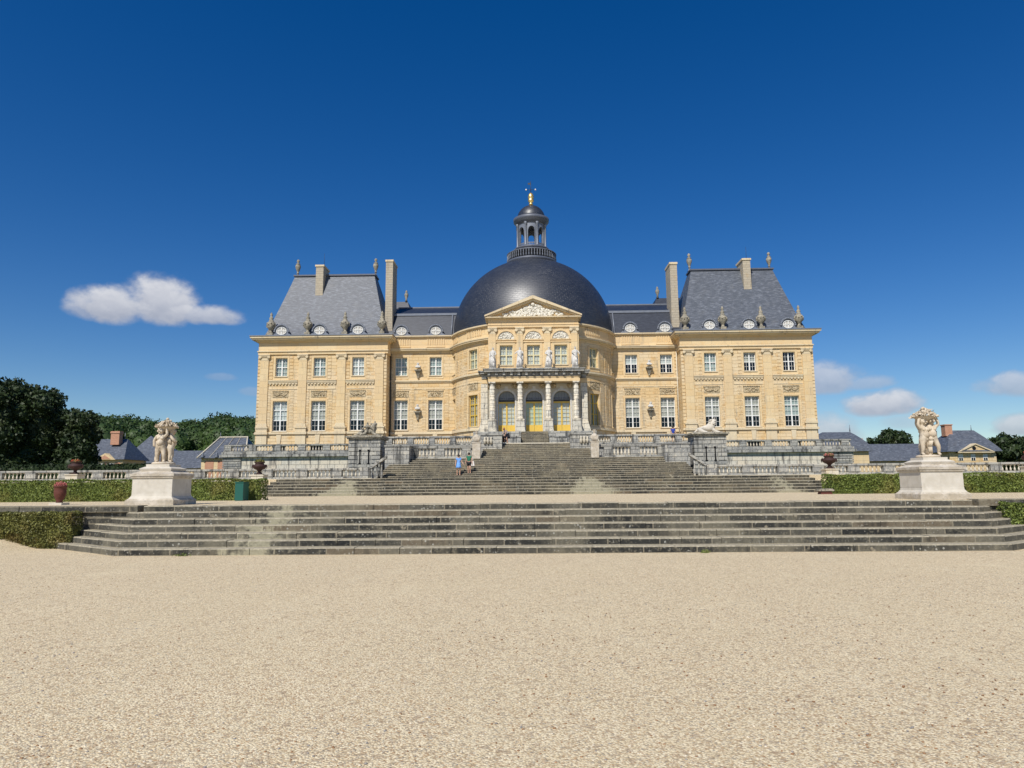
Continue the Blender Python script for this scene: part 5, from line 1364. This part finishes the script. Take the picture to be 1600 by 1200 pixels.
treeat('big dark tree at the left edge of the picture, tallest of three', 2, 590, 92, 54, 1, group=G, ls=.26, per=60)
treeat('dark tree with a pointed crown, middle of the three at the left', 66, 603, 96, 46, 2, group=G, ls=.26, per=60)
treeat('dark round tree nearest the outbuildings, lowest of the three at the left', 128, 640, 96, 33, 3, group=G, ls=.24, per=70)
treeat('dark broad tree rising above the long slate roof on the right', 1394, 672, 190, 30, 4, ls=.4, per=26)
treeat('small dark tree beside the broad one above the long slate roof on the right', 1362, 684, 190, 14, 5, ls=.4, per=26)
treeat('dark tree just right of the outbuilding with the brick chimney', 1572, 680, 120, 34, 6, ls=.3, per=40)
treeat('dark bushy tree at the right edge of the picture', 1612, 688, 112, 24, 7, ls=.3, per=40)

# wooded hill behind the left outbuildings
mb = MB(); rnd = random.Random(11); bl = []
for k in range(100):
    px = 120+k*2.9+rnd.uniform(-4, 4); row = k % 3
    Y = 250+row*22+rnd.uniform(-8, 8); top = 655+6*math.sin(px*.03)+rnd.uniform(-2, 10)+(12-row*6)
    p = U(px, top, Y); r = rnd.uniform(4.5, 7.5)
    bl.append(((p.x, Y, p.z-r*.9), (r, r, r)))
    for q in range(3): bl.append(((p.x+rnd.uniform(-4, 4), Y-4-q*4, p.z-r*1.2-4-q*4.2), (r*.9, r*.9, r*.9)))
core(mb, bl, .85); crown(mb, bl, 7, .5, rnd)
tag(mb.build('woodland', 'wood_leaves'), 'distant green wooded slope behind the left outbuildings', 'woodland', kind='stuff')
mb = MB(); rnd = random.Random(12); bl = []
for k in range(26):
    px = 1335+k*12+rnd.uniform(-4, 4); p = U(px, 699+rnd.uniform(-5, 3), 260); r = rnd.uniform(5, 7); bl.append(((p.x, 260, p.z-r), (r, r, r)))
core(mb, bl, .85); crown(mb, bl, 4, .7, rnd)
tag(mb.build('woodland', 'wood_leaves'), 'low distant line of treetops behind the right outbuildings', 'woodland', kind='stuff')

def hedge(label, x0, x1, y0, y1, z0, z1, m='hedge_leaves', dens=900, ls=.034, key=0, name='clipped_hedge'):
    rnd = random.Random(key); h = thing(name, label, 'hedge', ((x0+x1)/2, (y0+y1)/2, z0), world=True)
    mb = MB(); i_ = .19; mb.box(x0+i_, x1-i_, y0+i_, y1-i_, z0-.05, z1-.09); mb.build('stems', m, h)
    mb = MB(); A = (x1-x0)*(z1-z0); B = (x1-x0)*(y1-y0)
    def put(n, fn):
        for k in range(int(n)):
            p = fn(); b = .09*noise.noise(Vector(p)*1.3)+.05*noise.noise(Vector(p)*5)-(.06*rnd.random() if rnd.random() < .06 else 0)
            leaf(mb, (p[0], p[1]-b, p[2]+b*.6), ls*rnd.uniform(.6, 1.4), rnd)
    put(A*dens, lambda: (rnd.uniform(x0, x1), y0+abs(rnd.gauss(0, .06)), rnd.uniform(z0, z1)))
    put(B*dens*.7, lambda: (rnd.uniform(x0, x1), rnd.uniform(y0, y1), z1-abs(rnd.gauss(0, .03))))
    for xe in (x0, x1): put((y1-y0)*(z1-z0)*dens, lambda: (xe+rnd.gauss(0, .02), rnd.uniform(y0, y1), rnd.uniform(z0, z1)))
    mb.build('leaves', m, h); return h
hedge('clipped green hedge on the terrace left of the putti, running out of the picture', -23.5, -11.4, 28.4, 29.2, H1, H1+.86, key=1)
hedge('clipped green hedge on the terrace right of the stairs, running out of the picture', 13.15, 27.5, 33.3, 34.2, H1, H1+.88, key=2, dens=760, ls=.042)
hedge('low brownish hedge below the terrace wall, left of the foreground steps', -19.5, -13.55, 20.0, 20.55, 0, 1.0, 'brown_hedge_leaves', 1700, .03, key=3)
hedge('low green hedge below the terrace wall, right of the foreground steps', 12.45, 18.0, 19.95, 20.52, 0, 1.06, 'hedge_leaves', 1700, .03, key=4)
p = U(0, 727, 74); hedge('long dark hedge strip on the far lawn beyond the left balustrade, under the trees', -58, -39.5, 74, 76, 2.1, p.z, 'dark_leaves', 40, .14, key=5)
# tufts of weed at the foot of the steps
for i, (px, py) in enumerate(((284, 864), (1102, 859))):
    rnd = random.Random(i); p = U(px, py, 17.7); w_ = thing('weed_tuft', ('small green weed growing at the foot of the steps, towards the left', 'tiny green weed growing at the foot of the steps, right of the middle')[i], 'weed', (p.x, 17.72, .0)); mb = MB()
    for k in range(90): leaf(mb, (rnd.gauss(0, .10-.05*i), rnd.uniform(-.07, .03), abs(rnd.gauss(.02, .03))), .022, rnd)
    mb.build('leaves', 'hedge_leaves', w_, world=False)

# ================================================================== POTS, BIN, TROUGH
def flowers(mb, c, r, h, n, rnd, ls=.03):
    for k in range(n):
        a = rnd.uniform(0, 2*PI); q = r*rnd.random()**.5; leaf(mb, (c[0]+math.cos(a)*q, c[1]+math.sin(a)*q, c[2]+h*rnd.random()*(1-.5*(q/r)**2)), ls*rnd.uniform(.7, 1.3), rnd, 1 if rnd.random() < .5 else 0)
vz = None
def vase(x, y, z0, label, flower, key, pm='pale_stone', bh=.4):
    v = thing('garden_urn', label, 'urn', (x, y, z0), group='iron urns standing before the low balustrade')
    s = 1.0; mb = MB(); rnd = random.Random(key)
    mb.box(-.22, .22, -.22, .22, 0, .05)
    mb.lathe([(.2, .05), (.12, .1), (.08, .18), (.14, .26), (.34, .36), (.42, .48), (.40, .54), (.28, .60), (.24, .66), (.3, .70), (.31, .74), (.24, .72)], seg=18)
    for q in (-1, 1):
        for k in range(5): a = -.9+k*.5; mb.tube((q*(.36+.1*math.cos(a)), 0, .46+.13*math.sin(a)), (q*(.36+.1*math.cos(a+.5)), 0, .46+.13*math.sin(a+.5)), .025, .025, 6)
    mb.build('urn_body', 'rust_iron', v, world=False)
    mb = MB(); flowers(mb, (0, 0, .70), .28, .22, 260, rnd, .045); mb.build('flowers', flower, v, world=False)
    b = thing('urn_pedestal', 'square pale stone block under the '+label.replace('dark iron ', '').replace(' with a dry brown planting', '').replace(' with a pink topped planting', '').replace(' with coral red flowers', '').replace(' with red flowers', ''), 'pedestal', (x, y, 0), world=False)
    mb = MB(); mb.box(-.36, .36, -.36, .36, H1-.02 if abs(x) > 18 else H2-.01, z0-.08); mb.box(-.4, .4, -.4, .4, z0-.079, z0-.001); mb.build('block', pm, b, world=False)
vase(-16.75, 42.3, 2.43, 'dark iron urn with a dry brown planting, beside the green bin', ['brown_hedge_leaves', 'brown_hedge_leaves'], 1)
vase(16.95, 42.3, 2.5, 'dark iron urn with a pink topped planting, right of the stairs', ['pink_petal', 'hedge_leaves'], 2)
vase(-27.9, 42.3, 2.55, 'dark iron urn with coral red flowers, near the left edge', ['red_petal', 'brown_hedge_leaves'], 3)
vase(28.55, 42.3, 2.55, 'dark iron urn with red flowers, cut by the right edge', ['red_petal', 'brown_hedge_leaves'], 4)
def pot(x, y, label, key):
    v = thing('flower_pot', label, 'flower pot', (x, y, H1)); v.scale = (.86, .86, 1.0); rnd = random.Random(key)
    mb = MB(); mb.lathe([(.12, .07), (.1, .12), (.15, .2), (.2, .32), (.21, .44), (.2, .46), (.21, .5), (.205, .56), (.235, .58), (.235, .62), (.2, .61)], seg=20); mb.build('pot_body', 'terracotta', v, world=False)
    mb = MB(); mb.box(-.24, .24, -.24, .24, 0, .07); mb.build('base_slab', 'pedestal_stone', v, world=False)
    mb = MB(); flowers(mb, (0, 0, .60), .2, .16, 240, rnd, .026); mb.build('flowers', ['pink_petal', 'pink_petal'], v, world=False)
pot(-15.85, 22.9, 'round terracotta pot with pink flowers on a white slab, left of the putti', 1)
pot(15.55, 22.9, 'round terracotta pot with pink flowers at the right edge of the picture', 2)
B = thing('litter_bin', 'dark green square metal bin standing in front of the left hedge', 'bin', (-11.93, 27.9, H1))
mb = MB(); mb.box(-.16, .16, -.28, .28, .02, .68); mb.box(-.15, .15, -.27, .27, 0, .019); mb.build('bin_body', 'bin_paint', B, world=False)
mb = MB(); mb.box(-.175, .175, -.3, .3, .70, .735); mb.box(-.14, .14, -.26, .26, .68, .70); mb.build('lid', 'bin_paint', B, world=False)
tb = thing('stone_trough', 'small low reddish stone trough lying in front of the right hedge', 'trough', (12.75, 32.9, H1)); mb = MB()
mb.frust(-.26, .26, -.2, .2, 0, -.22, .22, -.17, .17, .14); mb.build('trough_base', 'terracotta', tb, world=False); mb = MB(); mb.box(-.33, .33, -.24, .24, .141, .22); mb.box(-.28, .28, -.2, .2, .22, .25); mb.build('rim', 'carved_stone', tb, world=False)

# ================================================================== OUTBUILDINGS
def hiproof(mb, x0, x1, y0, y1, z0, X0, X1, z1, curve=0, yr=None):
    ym = (y0+y1)/2 if yr is None else yr; N = 6 if curve else 1; rows = []
    for k in range(N+1):
        t_ = k/N; g = t_ if not curve else t_**(1+curve)
        rows.append([(x0+(X0-x0)*g, y0+(ym-y0)*g, z0+(z1-z0)*t_), (x1+(X1-x1)*g, y0+(ym-y0)*g, z0+(z1-z0)*t_), (x1+(X1-x1)*g, y1+(ym-y1)*g, z0+(z1-z0)*t_), (x0+(X0-x0)*g, y1+(ym-y1)*g, z0+(z1-z0)*t_)])
    for k in range(N):
        for j in range(4): mb.face([rows[k][j], rows[k][(j+1) % 4], rows[k+1][(j+1) % 4], rows[k+1][j]])
def spans(px0, px1, Y, py): return U(px0, py, Y).x, U(px1, py, Y).x
def gz(px, py, Y): return U(px, py, Y).z
YB = 130.0
# left pavilion with the brick chimney
o = thing('outbuilding', 'brick and stone lodge with slate roof and brick chimney, half hidden by the left trees', 'building', (U(175, 720, YB).x, YB, 2.1), world=True)
x0, x1 = spans(112, 192, YB, 720); ze, zr = gz(175, 718, YB), gz(180, 685.5, YB+3)
mb = MB(); mb.box(x0, x1, YB, YB+8, 2, ze); mb.build('wall', 'smooth_stone', o)
mb = MB()
for a, b in ((163, 170), (180.5, 188)): u, v = spans(a, b, YB, 720); mb.box(u, v, YB-.04, YB, 2.2, ze-.5)
mb.build('brick_panel', 'brick', o)
for a, b in ((172, 178), (157, 161)):
    u, v = spans(a, b, YB, 720); mb = MB(); mb.box(u-.12, v+.12, YB-.06, YB, 2.4, ze-.75); w = mb.build('window', 'white_paint', o)
    mb = MB(); mb.box(u, (u+v)/2-.04, YB-.08, YB-.05, 2.4, ze-.9); mb.box((u+v)/2+.04, v, YB-.08, YB-.05, 2.4, ze-.9); q = mb.build('pane', 'unlit_black', o); q.parent = w
mb = MB(); hiproof(mb, x0-.5, x1+.5, YB-.5, YB+8.5, ze, x0+2.5, spans(0, 200, YB+3, 690)[1]-.6, zr); mb.build('roof', 'slate', o)
u, v = spans(150, 183, YB, 718); mb = MB(); mb.extr([(u, ze-.05), (v, ze-.05), ((u+v)/2, ze+1.15)], YB-.62, YB+2); w = mb.build('pediment', 'smooth_stone', o)
mb = MB(); mb.extr([(u+.9, ze+.06), (v-.9, ze+.06), ((u+v)/2, ze+.8)], YB-.66, YB-.61); q = mb.build('brick_panel', 'brick', o); q.parent = w
u, v = spans(173.3, 186.5, YB+2, 680); mb = MB(); mb.box(u, v, YB+2, YB+3.2, zr-1.2, gz(0, 675.5, YB+2)); mb.box(u-.1, v+.1, YB+1.9, YB+3.3, gz(180, 677, YB+2), gz(180, 675.6, YB+2)+.12); mb.build('chimney', 'brick', o)
mb = MB(); p = U(198.5, 686, YB+4); mb.tube((p.x-.4, p.y, p.z-.3), (p.x-.4, p.y, p.z+1.2), .1, .03, 6); mb.build('finial', 'lead', o)
# pyramid roof
o = thing('outbuilding', 'small pavilion with a pale pyramid slate roof behind the left putti statue', 'building', (U(236, 700, 150).x, 150, 2.1), world=True)
x0, x1 = spans(206, 262, 150, 706); ze = gz(236, 707, 150); mb = MB(); mb.box(x0+.4, x1-.4, 150, 157, 2, ze); mb.build('wall', 'smooth_stone', o)
mb = MB(); hiproof(mb, x0, x1, 149.6, 157.4, ze, U(236, 680, 153.5).x-.05, U(236, 680, 153.5).x+.05, gz(236, 681, 153.5)); mb.build('roof', 'slate', o)
# long range
o = thing('outbuilding', 'long low stable range with plain slate roof behind the left putti statue', 'building', (U(265, 720, 138).x, 138, 2.1), world=True)
x0, x1 = spans(198, 332, 138, 720); ze, zr = gz(265, 732, 138), gz(265, 704.5, 142)
mb = MB(); mb.box(x0, x1, 138, 146, 2, ze); mb.build('wall', 'smooth_stone', o)
mb = MB(); hiproof(mb, x0-.3, x1+.3, 137.6, 146.4, ze, x0+1.2, x1+2, zr); mb.build('roof', 'slate', o)
# brick lodge beside the moat wall
o = thing('outbuilding', 'brick and stone lodge with lead edged slate roof just left of the moat wall', 'building', (U(348, 720, YB).x, YB, 2.1), world=True)
x0, x1 = spans(314.5, 380, YB, 720); ze, zr = gz(340, 716, YB), gz(360, 683, YB+3.5)
mb = MB(); mb.box(x0, x1, YB, YB+9, 2, ze); mb.build('wall', 'smooth_stone', o)
mb = MB()
for a, b in ((320.5, 334), (340.5, 350)): u, v = spans(a, b, YB, 720); mb.box(u, v, YB-.04, YB, 2.9, ze-.45)
mb.build('brick_panel', 'brick', o)
X0, X1 = U(341, 684, YB+3.5).x, U(384, 684, YB+3.5).x
mb = MB(); hiproof(mb, x0-.6, x1+.6, YB-.6, YB+9.6, ze, X0, X1, zr); mb.build('roof', 'slate', o)
mb = MB(); mb.box(X0-.1, X1+.1, YB+4.3, YB+4.7, zr-.02, zr+.2); mb.tube((x0-.6, YB-.6, ze+.05), (X0, YB+4.4, zr+.05), .14, .14, 6); mb.tube((X1, YB+4.4, zr+.05), (x1+.6, YB-.6, ze+.05), .14, .14, 6)
for a in (.25, .5, .75): mb.tube((x0+(x1-x0)*a-.3, YB-.5, ze+.1), (X0+(X1-X0)*a, YB+4.3, zr), .05, .05, 5)
mb.build('lead_flashing', 'pale_stone', o)
mb = MB(); mb.tube((X0, YB+4.5, zr), (X0, YB+4.5, zr+1.0), .12, .03, 6); 
for px in (316, 338): p = U(px, 716, YB-.6); mb.lathe([(.25, 0), (.35, .3), (.12, .6), (.2, .8), (.03, 1.1)], (p.x, YB-.5, ze), 7)
mb.build('finial', 'lead', o)
# right: curved mansard
o = thing('outbuilding', 'ochre lodge with bulging dark mansard roof just right of the castle corner', 'building', (U(1335, 720, YB).x, YB, 2.1), world=True)
x0, x1 = spans(1272, 1358, YB, 715); ze, zr = gz(1340, 705, YB), gz(1320, 674.5, YB+3.5)
mb = MB(); mb.box(x0, x1, YB, YB+9, 2, ze); mb.build('wall', 'smooth_stone', o)
mb = MB(); hiproof(mb, x0-.6, x1+.6, YB-.6, YB+9.6, ze, U(1285, 674, YB+4.5).x, U(1328, 674, YB+4.5).x, zr, .55); mb.build('roof', 'slate', o)
p = U(1328, 674.5, YB+4.5); mb = MB(); mb.tube(p, (p.x, p.y, p.z+1.3), .1, .03, 6); mb.build('finial', 'lead', o)
# right long range
o = thing('outbuilding', 'long low slate roofed range between the two right lodges', 'building', (U(1410, 715, 136).x, 136, 2.1), world=True)
x0, x1 = spans(1349, 1486, 136, 715); ze, zr = gz(1410, 720, 136), gz(1410, 693.5, 140)
mb = MB(); mb.box(x0, x1, 136, 144, 2, ze); mb.build('wall', 'smooth_stone', o)
mb = MB(); hiproof(mb, x0-.3, x1+.3, 135.6, 144.4, ze, x0-1.0, x1-1, zr); mb.build('roof', 'slate', o)
p0 = U(1344, 686, 139); mb = MB(); mb.box(p0.x-.5, p0.x+.5, 139, 140, zr-2, gz(1344, 685, 139)); mb.build('chimney', 'brick', o)
# right lodge with pediment
YG = 118.0
o = thing('outbuilding', 'ochre lodge with pediment, three windows and a brick chimney behind the right putti statue', 'building', (U(1518, 715, YG).x, YG, 2.1), world=True)
x0, x1 = spans(1484, 1557, YG, 715); ze, zr = gz(1520, 705.5, YG), gz(1500, 672.5, YG+4)
mb = MB(); mb.box(x0, x1, YG, YG+8, 2, ze); mb.build('wall', 'ochre_stone', o)
for a in (1501, 1520.2, 1539.5):
    u, v = spans(a-3.6, a+3.6, YG, 713); mb = MB(); mb.box(u, v, YG-.05, YG, gz(a, 719.5, YG), gz(a, 709, YG)); w = mb.build('window', 'white_paint', o)
    mb = MB(); zz0, zz1 = gz(a, 719.2, YG), gz(a, 709.6, YG)
    for (c, d) in ((u+.08, (u+v)/2-.04), ((u+v)/2+.04, v-.08)): mb.box(c, d, YG-.07, YG-.045, zz0, zz0+(zz1-zz0)*.42)
    q = mb.build('pane', 'unlit_black', o); q.parent = w
mb = MB(); hiproof(mb, x0-.7, x1+.7, YG-.7, YG+8.7, ze, U(1484, 672, YG+4).x, U(1521, 672, YG+4).x, zr, .15); mb.build('roof', 'slate', o)
u, v = spans(1496, 1547, YG, 706); mb = MB(); mb.extr([(u, ze-.05), (v, ze-.05), ((u+v)/2, gz(1521, 694.5, YG))], YG-.5, YG+3); w = mb.build('pediment', 'ochre_stone', o)
mb = MB(); zt = gz(1521, 694.3, YG)
for s, X in ((-1, u), (1, v)): pts = [((u+v)/2, zt+.15), (X+s*.3, ze-.02), (X+s*.3, ze-.2), ((u+v)/2, zt-.05)]; mb.extr(pts if s < 0 else pts[::-1], YG-.68, YG+3)
mb.box(u-.3, v+.3, YG-.66, YG, ze-.22, ze-.06); q = mb.build('moulding', 'cornice_stone', o); q.parent = w
mb = MB(); p = U(1519, 700.5, YG); mb.face([(p.x+.32*math.cos(k*PI/6), YG-.52, p.z+.32*math.sin(k*PI/6)) for k in range(12)]); q = mb.build('oculus', 'unlit_black', o); q.parent = w
u, v = spans(1476.5, 1487.5, YG+3, 668); mb = MB(); mb.box(u, v, YG+3, YG+4.2, zr-1, gz(1480, 664.5, YG+3)); mb.box(u-.1, v+.1, YG+2.9, YG+4.3, gz(1480, 664.5, YG+3), gz(1480, 663, YG+3)); mb.build('chimney', 'brick', o)
p = U(1517.5, 672.5, YG+4); mb = MB(); mb.tube((p.x, p.y, p.z-.1), (p.x, p.y, p.z+.9), .08, .03, 6); mb.build('finial', 'lead', o)

# ================================================================== PEOPLE
def person(label, loc, rz, J, shirt, legs, hair, shirt_m, legs_m, hair_m='dark_hair', extra=None, skirt=None):
    o = thing('person', label, 'person', loc, rz)
    N_ = [('pel', 0, .95), ('chest', 0, 1.3)]
    E_ = [(0, 1), (1, 2), (2, 3), (3, 4), (4, 5), (2, 6), (6, 7), (7, 8), (8, 9), (2, 10), (10, 11), (11, 12), (12, 13), (0, 14), (14, 15), (15, 16), (16, 17), (0, 18), (18, 19), (19, 20), (20, 21)]
    Rr = [.12, .11, .125, .045, .085, .075, .05, .04, .032, .03, .05, .04, .032, .03, .085, .06, .04, .035, .085, .06, .04, .035]
    mb = MB(); mb.mesh(skin_mesh([(J[i], Rr[i]) for i in range(22)], E_, 2))
    h = Vector(J[4]); f_ = Vector((0, -1, 0))
    mb.ball(h+f_*.095+Vector((0, 0, .02)), .016, 6, 4)
    for s in (-1, 1): mb.ball(h+Vector((s*.085, 0, .02)), .02, 6, 4)
    for hi in (9, 13):
        hv = Vector(J[hi]); d = (hv-Vector(J[hi-1])).normalized()
        for q in range(4): mb.tube(hv, hv+d*(.08-.008*abs(q-1.5))+Vector(((q-1.5)*.014, -.012, 0)), .009, .007, 5)
        mb.tube(hv, hv+d*.03+Vector((0, -.035, 0)), .01, .008, 5)
    mb.build('body', 'skin', o, world=False)
    mb = MB(); js = [(J[0], (.155, .14)), (J[1], (.13, .12)), (J[2], (.15, .13)), ((Vector(J[2])+Vector(J[3]))/2+Vector((0, 0, .0)), (.09, .08)), (J[6], .08), (J[7] if shirt > 1 else (Vector(J[6])*.5+Vector(J[7])*.5), .062), (J[10], .08), (J[11] if shirt > 1 else (Vector(J[10])*.5+Vector(J[11])*.5), .062)]
    mb.mesh(skin_mesh(js, [(0, 1), (1, 2), (2, 3), (2, 4), (4, 5), (2, 6), (6, 7)], 2)); mb.build('shirt', shirt_m, o, world=False)
    mb = MB()
    if skirt:
        p0 = Vector(J[0]); mb.lathe([(.15, .12), (.17, 0), (.2, -.15), (.25, -skirt)][::-1], tuple(p0), 14, wob=lambda a, z: .06*math.sin(6*a))
    else:
        k = legs; kn = lambda a, b: Vector(J[a]).lerp(Vector(J[b]), k)
        mb.mesh(skin_mesh([(J[0], .15), (J[14], .11), (kn(14, 15), .085), (J[18], .11), (kn(18, 19), .085)], [(0, 1), (1, 2), (0, 3), (3, 4)], 2))
    mb.build('skirt' if skirt else 'shorts', legs_m, o, world=False)
    mb = MB(); mb.ball(h+Vector((0, .02, .045)), .112, 10, 8, sz=1.0)
    if hair == 'bun': mb.ball(h+Vector((0, .08, .12)), .06, 8, 6)
    if hair == 'long': mb.ball(h+Vector((0, .09, -.06)), .085, 8, 6, sz=1.5)
    mb.build('hair', hair_m, o, world=False)
    mb = MB()
    for a in (17, 21): q = Vector(J[a]); mb.ball(q+Vector((0, .02, -.01)), .055, 8, 6, sy=1.9, sz=.8)
    mb.build('shoes', 'black_cloth', o, world=False)
    if extra: extra(o)
    return o
def stand(step=.0, lean=0, armL=((.24, 0, 1.12), (.27, -.06, .88), (.28, -.08, .82)), armR=((-.24, 0, 1.12), (-.27, -.04, .88), (-.28, -.06, .82)), head=(0, -.03, 1.56)):
    L = lean
    return [(0, 0, .93), (0, -L*.4, 1.1), (0, -L, 1.32), (0, -L*1.1, 1.46), (head[0], head[1]-L*1.3, head[2]), (head[0], head[1]-L*1.3+.01, head[2]+.1),
            (.17, -L, 1.38), armL[0], armL[1], armL[2], (-.17, -L, 1.38), armR[0], armR[1], armR[2],
            (.1, 0, .86), (.1, -.12*step-.03, .49), (.1, .1*step-.06*step, .09), (.1, -.1+.05*step, .03), (-.1, 0, .86), (-.1, .1*step, .49), (-.1, .26*step, .1), (-.1, .14*step-.08, .03)]
def onstep(px, py):
    """foot level on the upper flight seen at that pixel"""
    best = None
    for k in range(11):
        y = 57+.4*k+.2; z = H2+(H3-H2)/11*(k+1); p = U(px, py, y); d = abs(p.z-z)
        if best is None or d < best[0]: best = (d, p.x, y, z)
    return best[1:]
x, y, z = onstep(716.5, 742.0)
person('dark haired woman in light blue top and skirt, standing low on the long stairs', (x, y, z), .3, stand(.4, .02, armL=((.26, -.03, 1.14), (.36, -.1, .95), (.4, -.14, .88))), 1, .5, 'bun', 'blue_cloth', 'blue_cloth', skirt=.30)
x, y, z = onstep(733.0, 741.5)
def bag(o):
    mb = MB(); mb.frust(-.2, .12, .02, .12, .62, -.13, .06, .03, .11, 1.0); mb.M = None
    for s in (-.1, .03): mb.tube((s, .07, .98), (-.02, .03, 1.32), .012, .012, 5)
    for v in range(len(mb.v)): q = mb.v[v]; mb.v[v] = (q[0]+.34, q[1]-.05, q[2])
    mb.build('tote_bag', 'linen_cloth', o, world=False)
person('person in dark green shirt and black shorts with pale tote bag, on the stairs', (x, y, z), -.2, stand(.5, .03), 1, .75, 'short', 'green_cloth', 'black_cloth', extra=bag)
zp = H4
p = U(792, 697.5, 64.9)
person('ginger haired person in white top bending forward at the top of the stairs', (p.x, 64.95, zp), -.9, [(0, .1, .9), (0, .02, 1.04), (0, -.16, 1.2), (0, -.25, 1.27), (0, -.35, 1.33), (0, -.39, 1.4), (.17, -.17, 1.22), (.22, -.28, 1.0), (.18, -.38, .8), (.17, -.4, .74), (-.17, -.17, 1.22), (-.22, -.28, 1.0), (-.18, -.38, .8), (-.17, -.4, .74),
    (.1, .08, .84), (.1, -.1, .5), (.1, .05, .09), (.1, -.08, .03), (-.1, .08, .84), (-.1, .06, .48), (-.1, .2, .1), (-.1, .1, .03)], 1, .6, 'bun', 'white_cloth', 'black_cloth', 'ginger_hair', skirt=.38)
p = U(788.5, 697.5, 65.25)
person('person in black crouching on the top step, half hidden beside the bending one', (p.x, 65.75, zp), .5, [(0, .15, .38), (0, .1, .54), (0, 0, .74), (0, -.04, .86), (0, -.09, .96), (0, -.1, 1.05), (.17, 0, .78), (.22, -.15, .6), (.12, -.32, .52), (.1, -.36, .5), (-.17, 0, .78), (-.22, -.15, .6), (-.12, -.32, .52), (-.1, -.36, .5),
    (.12, .1, .36), (.17, -.28, .46), (.13, -.12, .09), (.13, -.24, .03), (-.12, .1, .36), (-.17, -.28, .46), (-.13, -.12, .09), (-.13, -.24, .03)], 2, .95, 'short', 'black_cloth', 'black_cloth')
p = U(1049.5, 690, 68); person('person in a cobalt blue shirt behind the right platform balustrade', (p.x, 67.2, H4), 0, stand(.1, .02), 1, .9, 'short', 'cobalt_cloth', 'black_cloth')
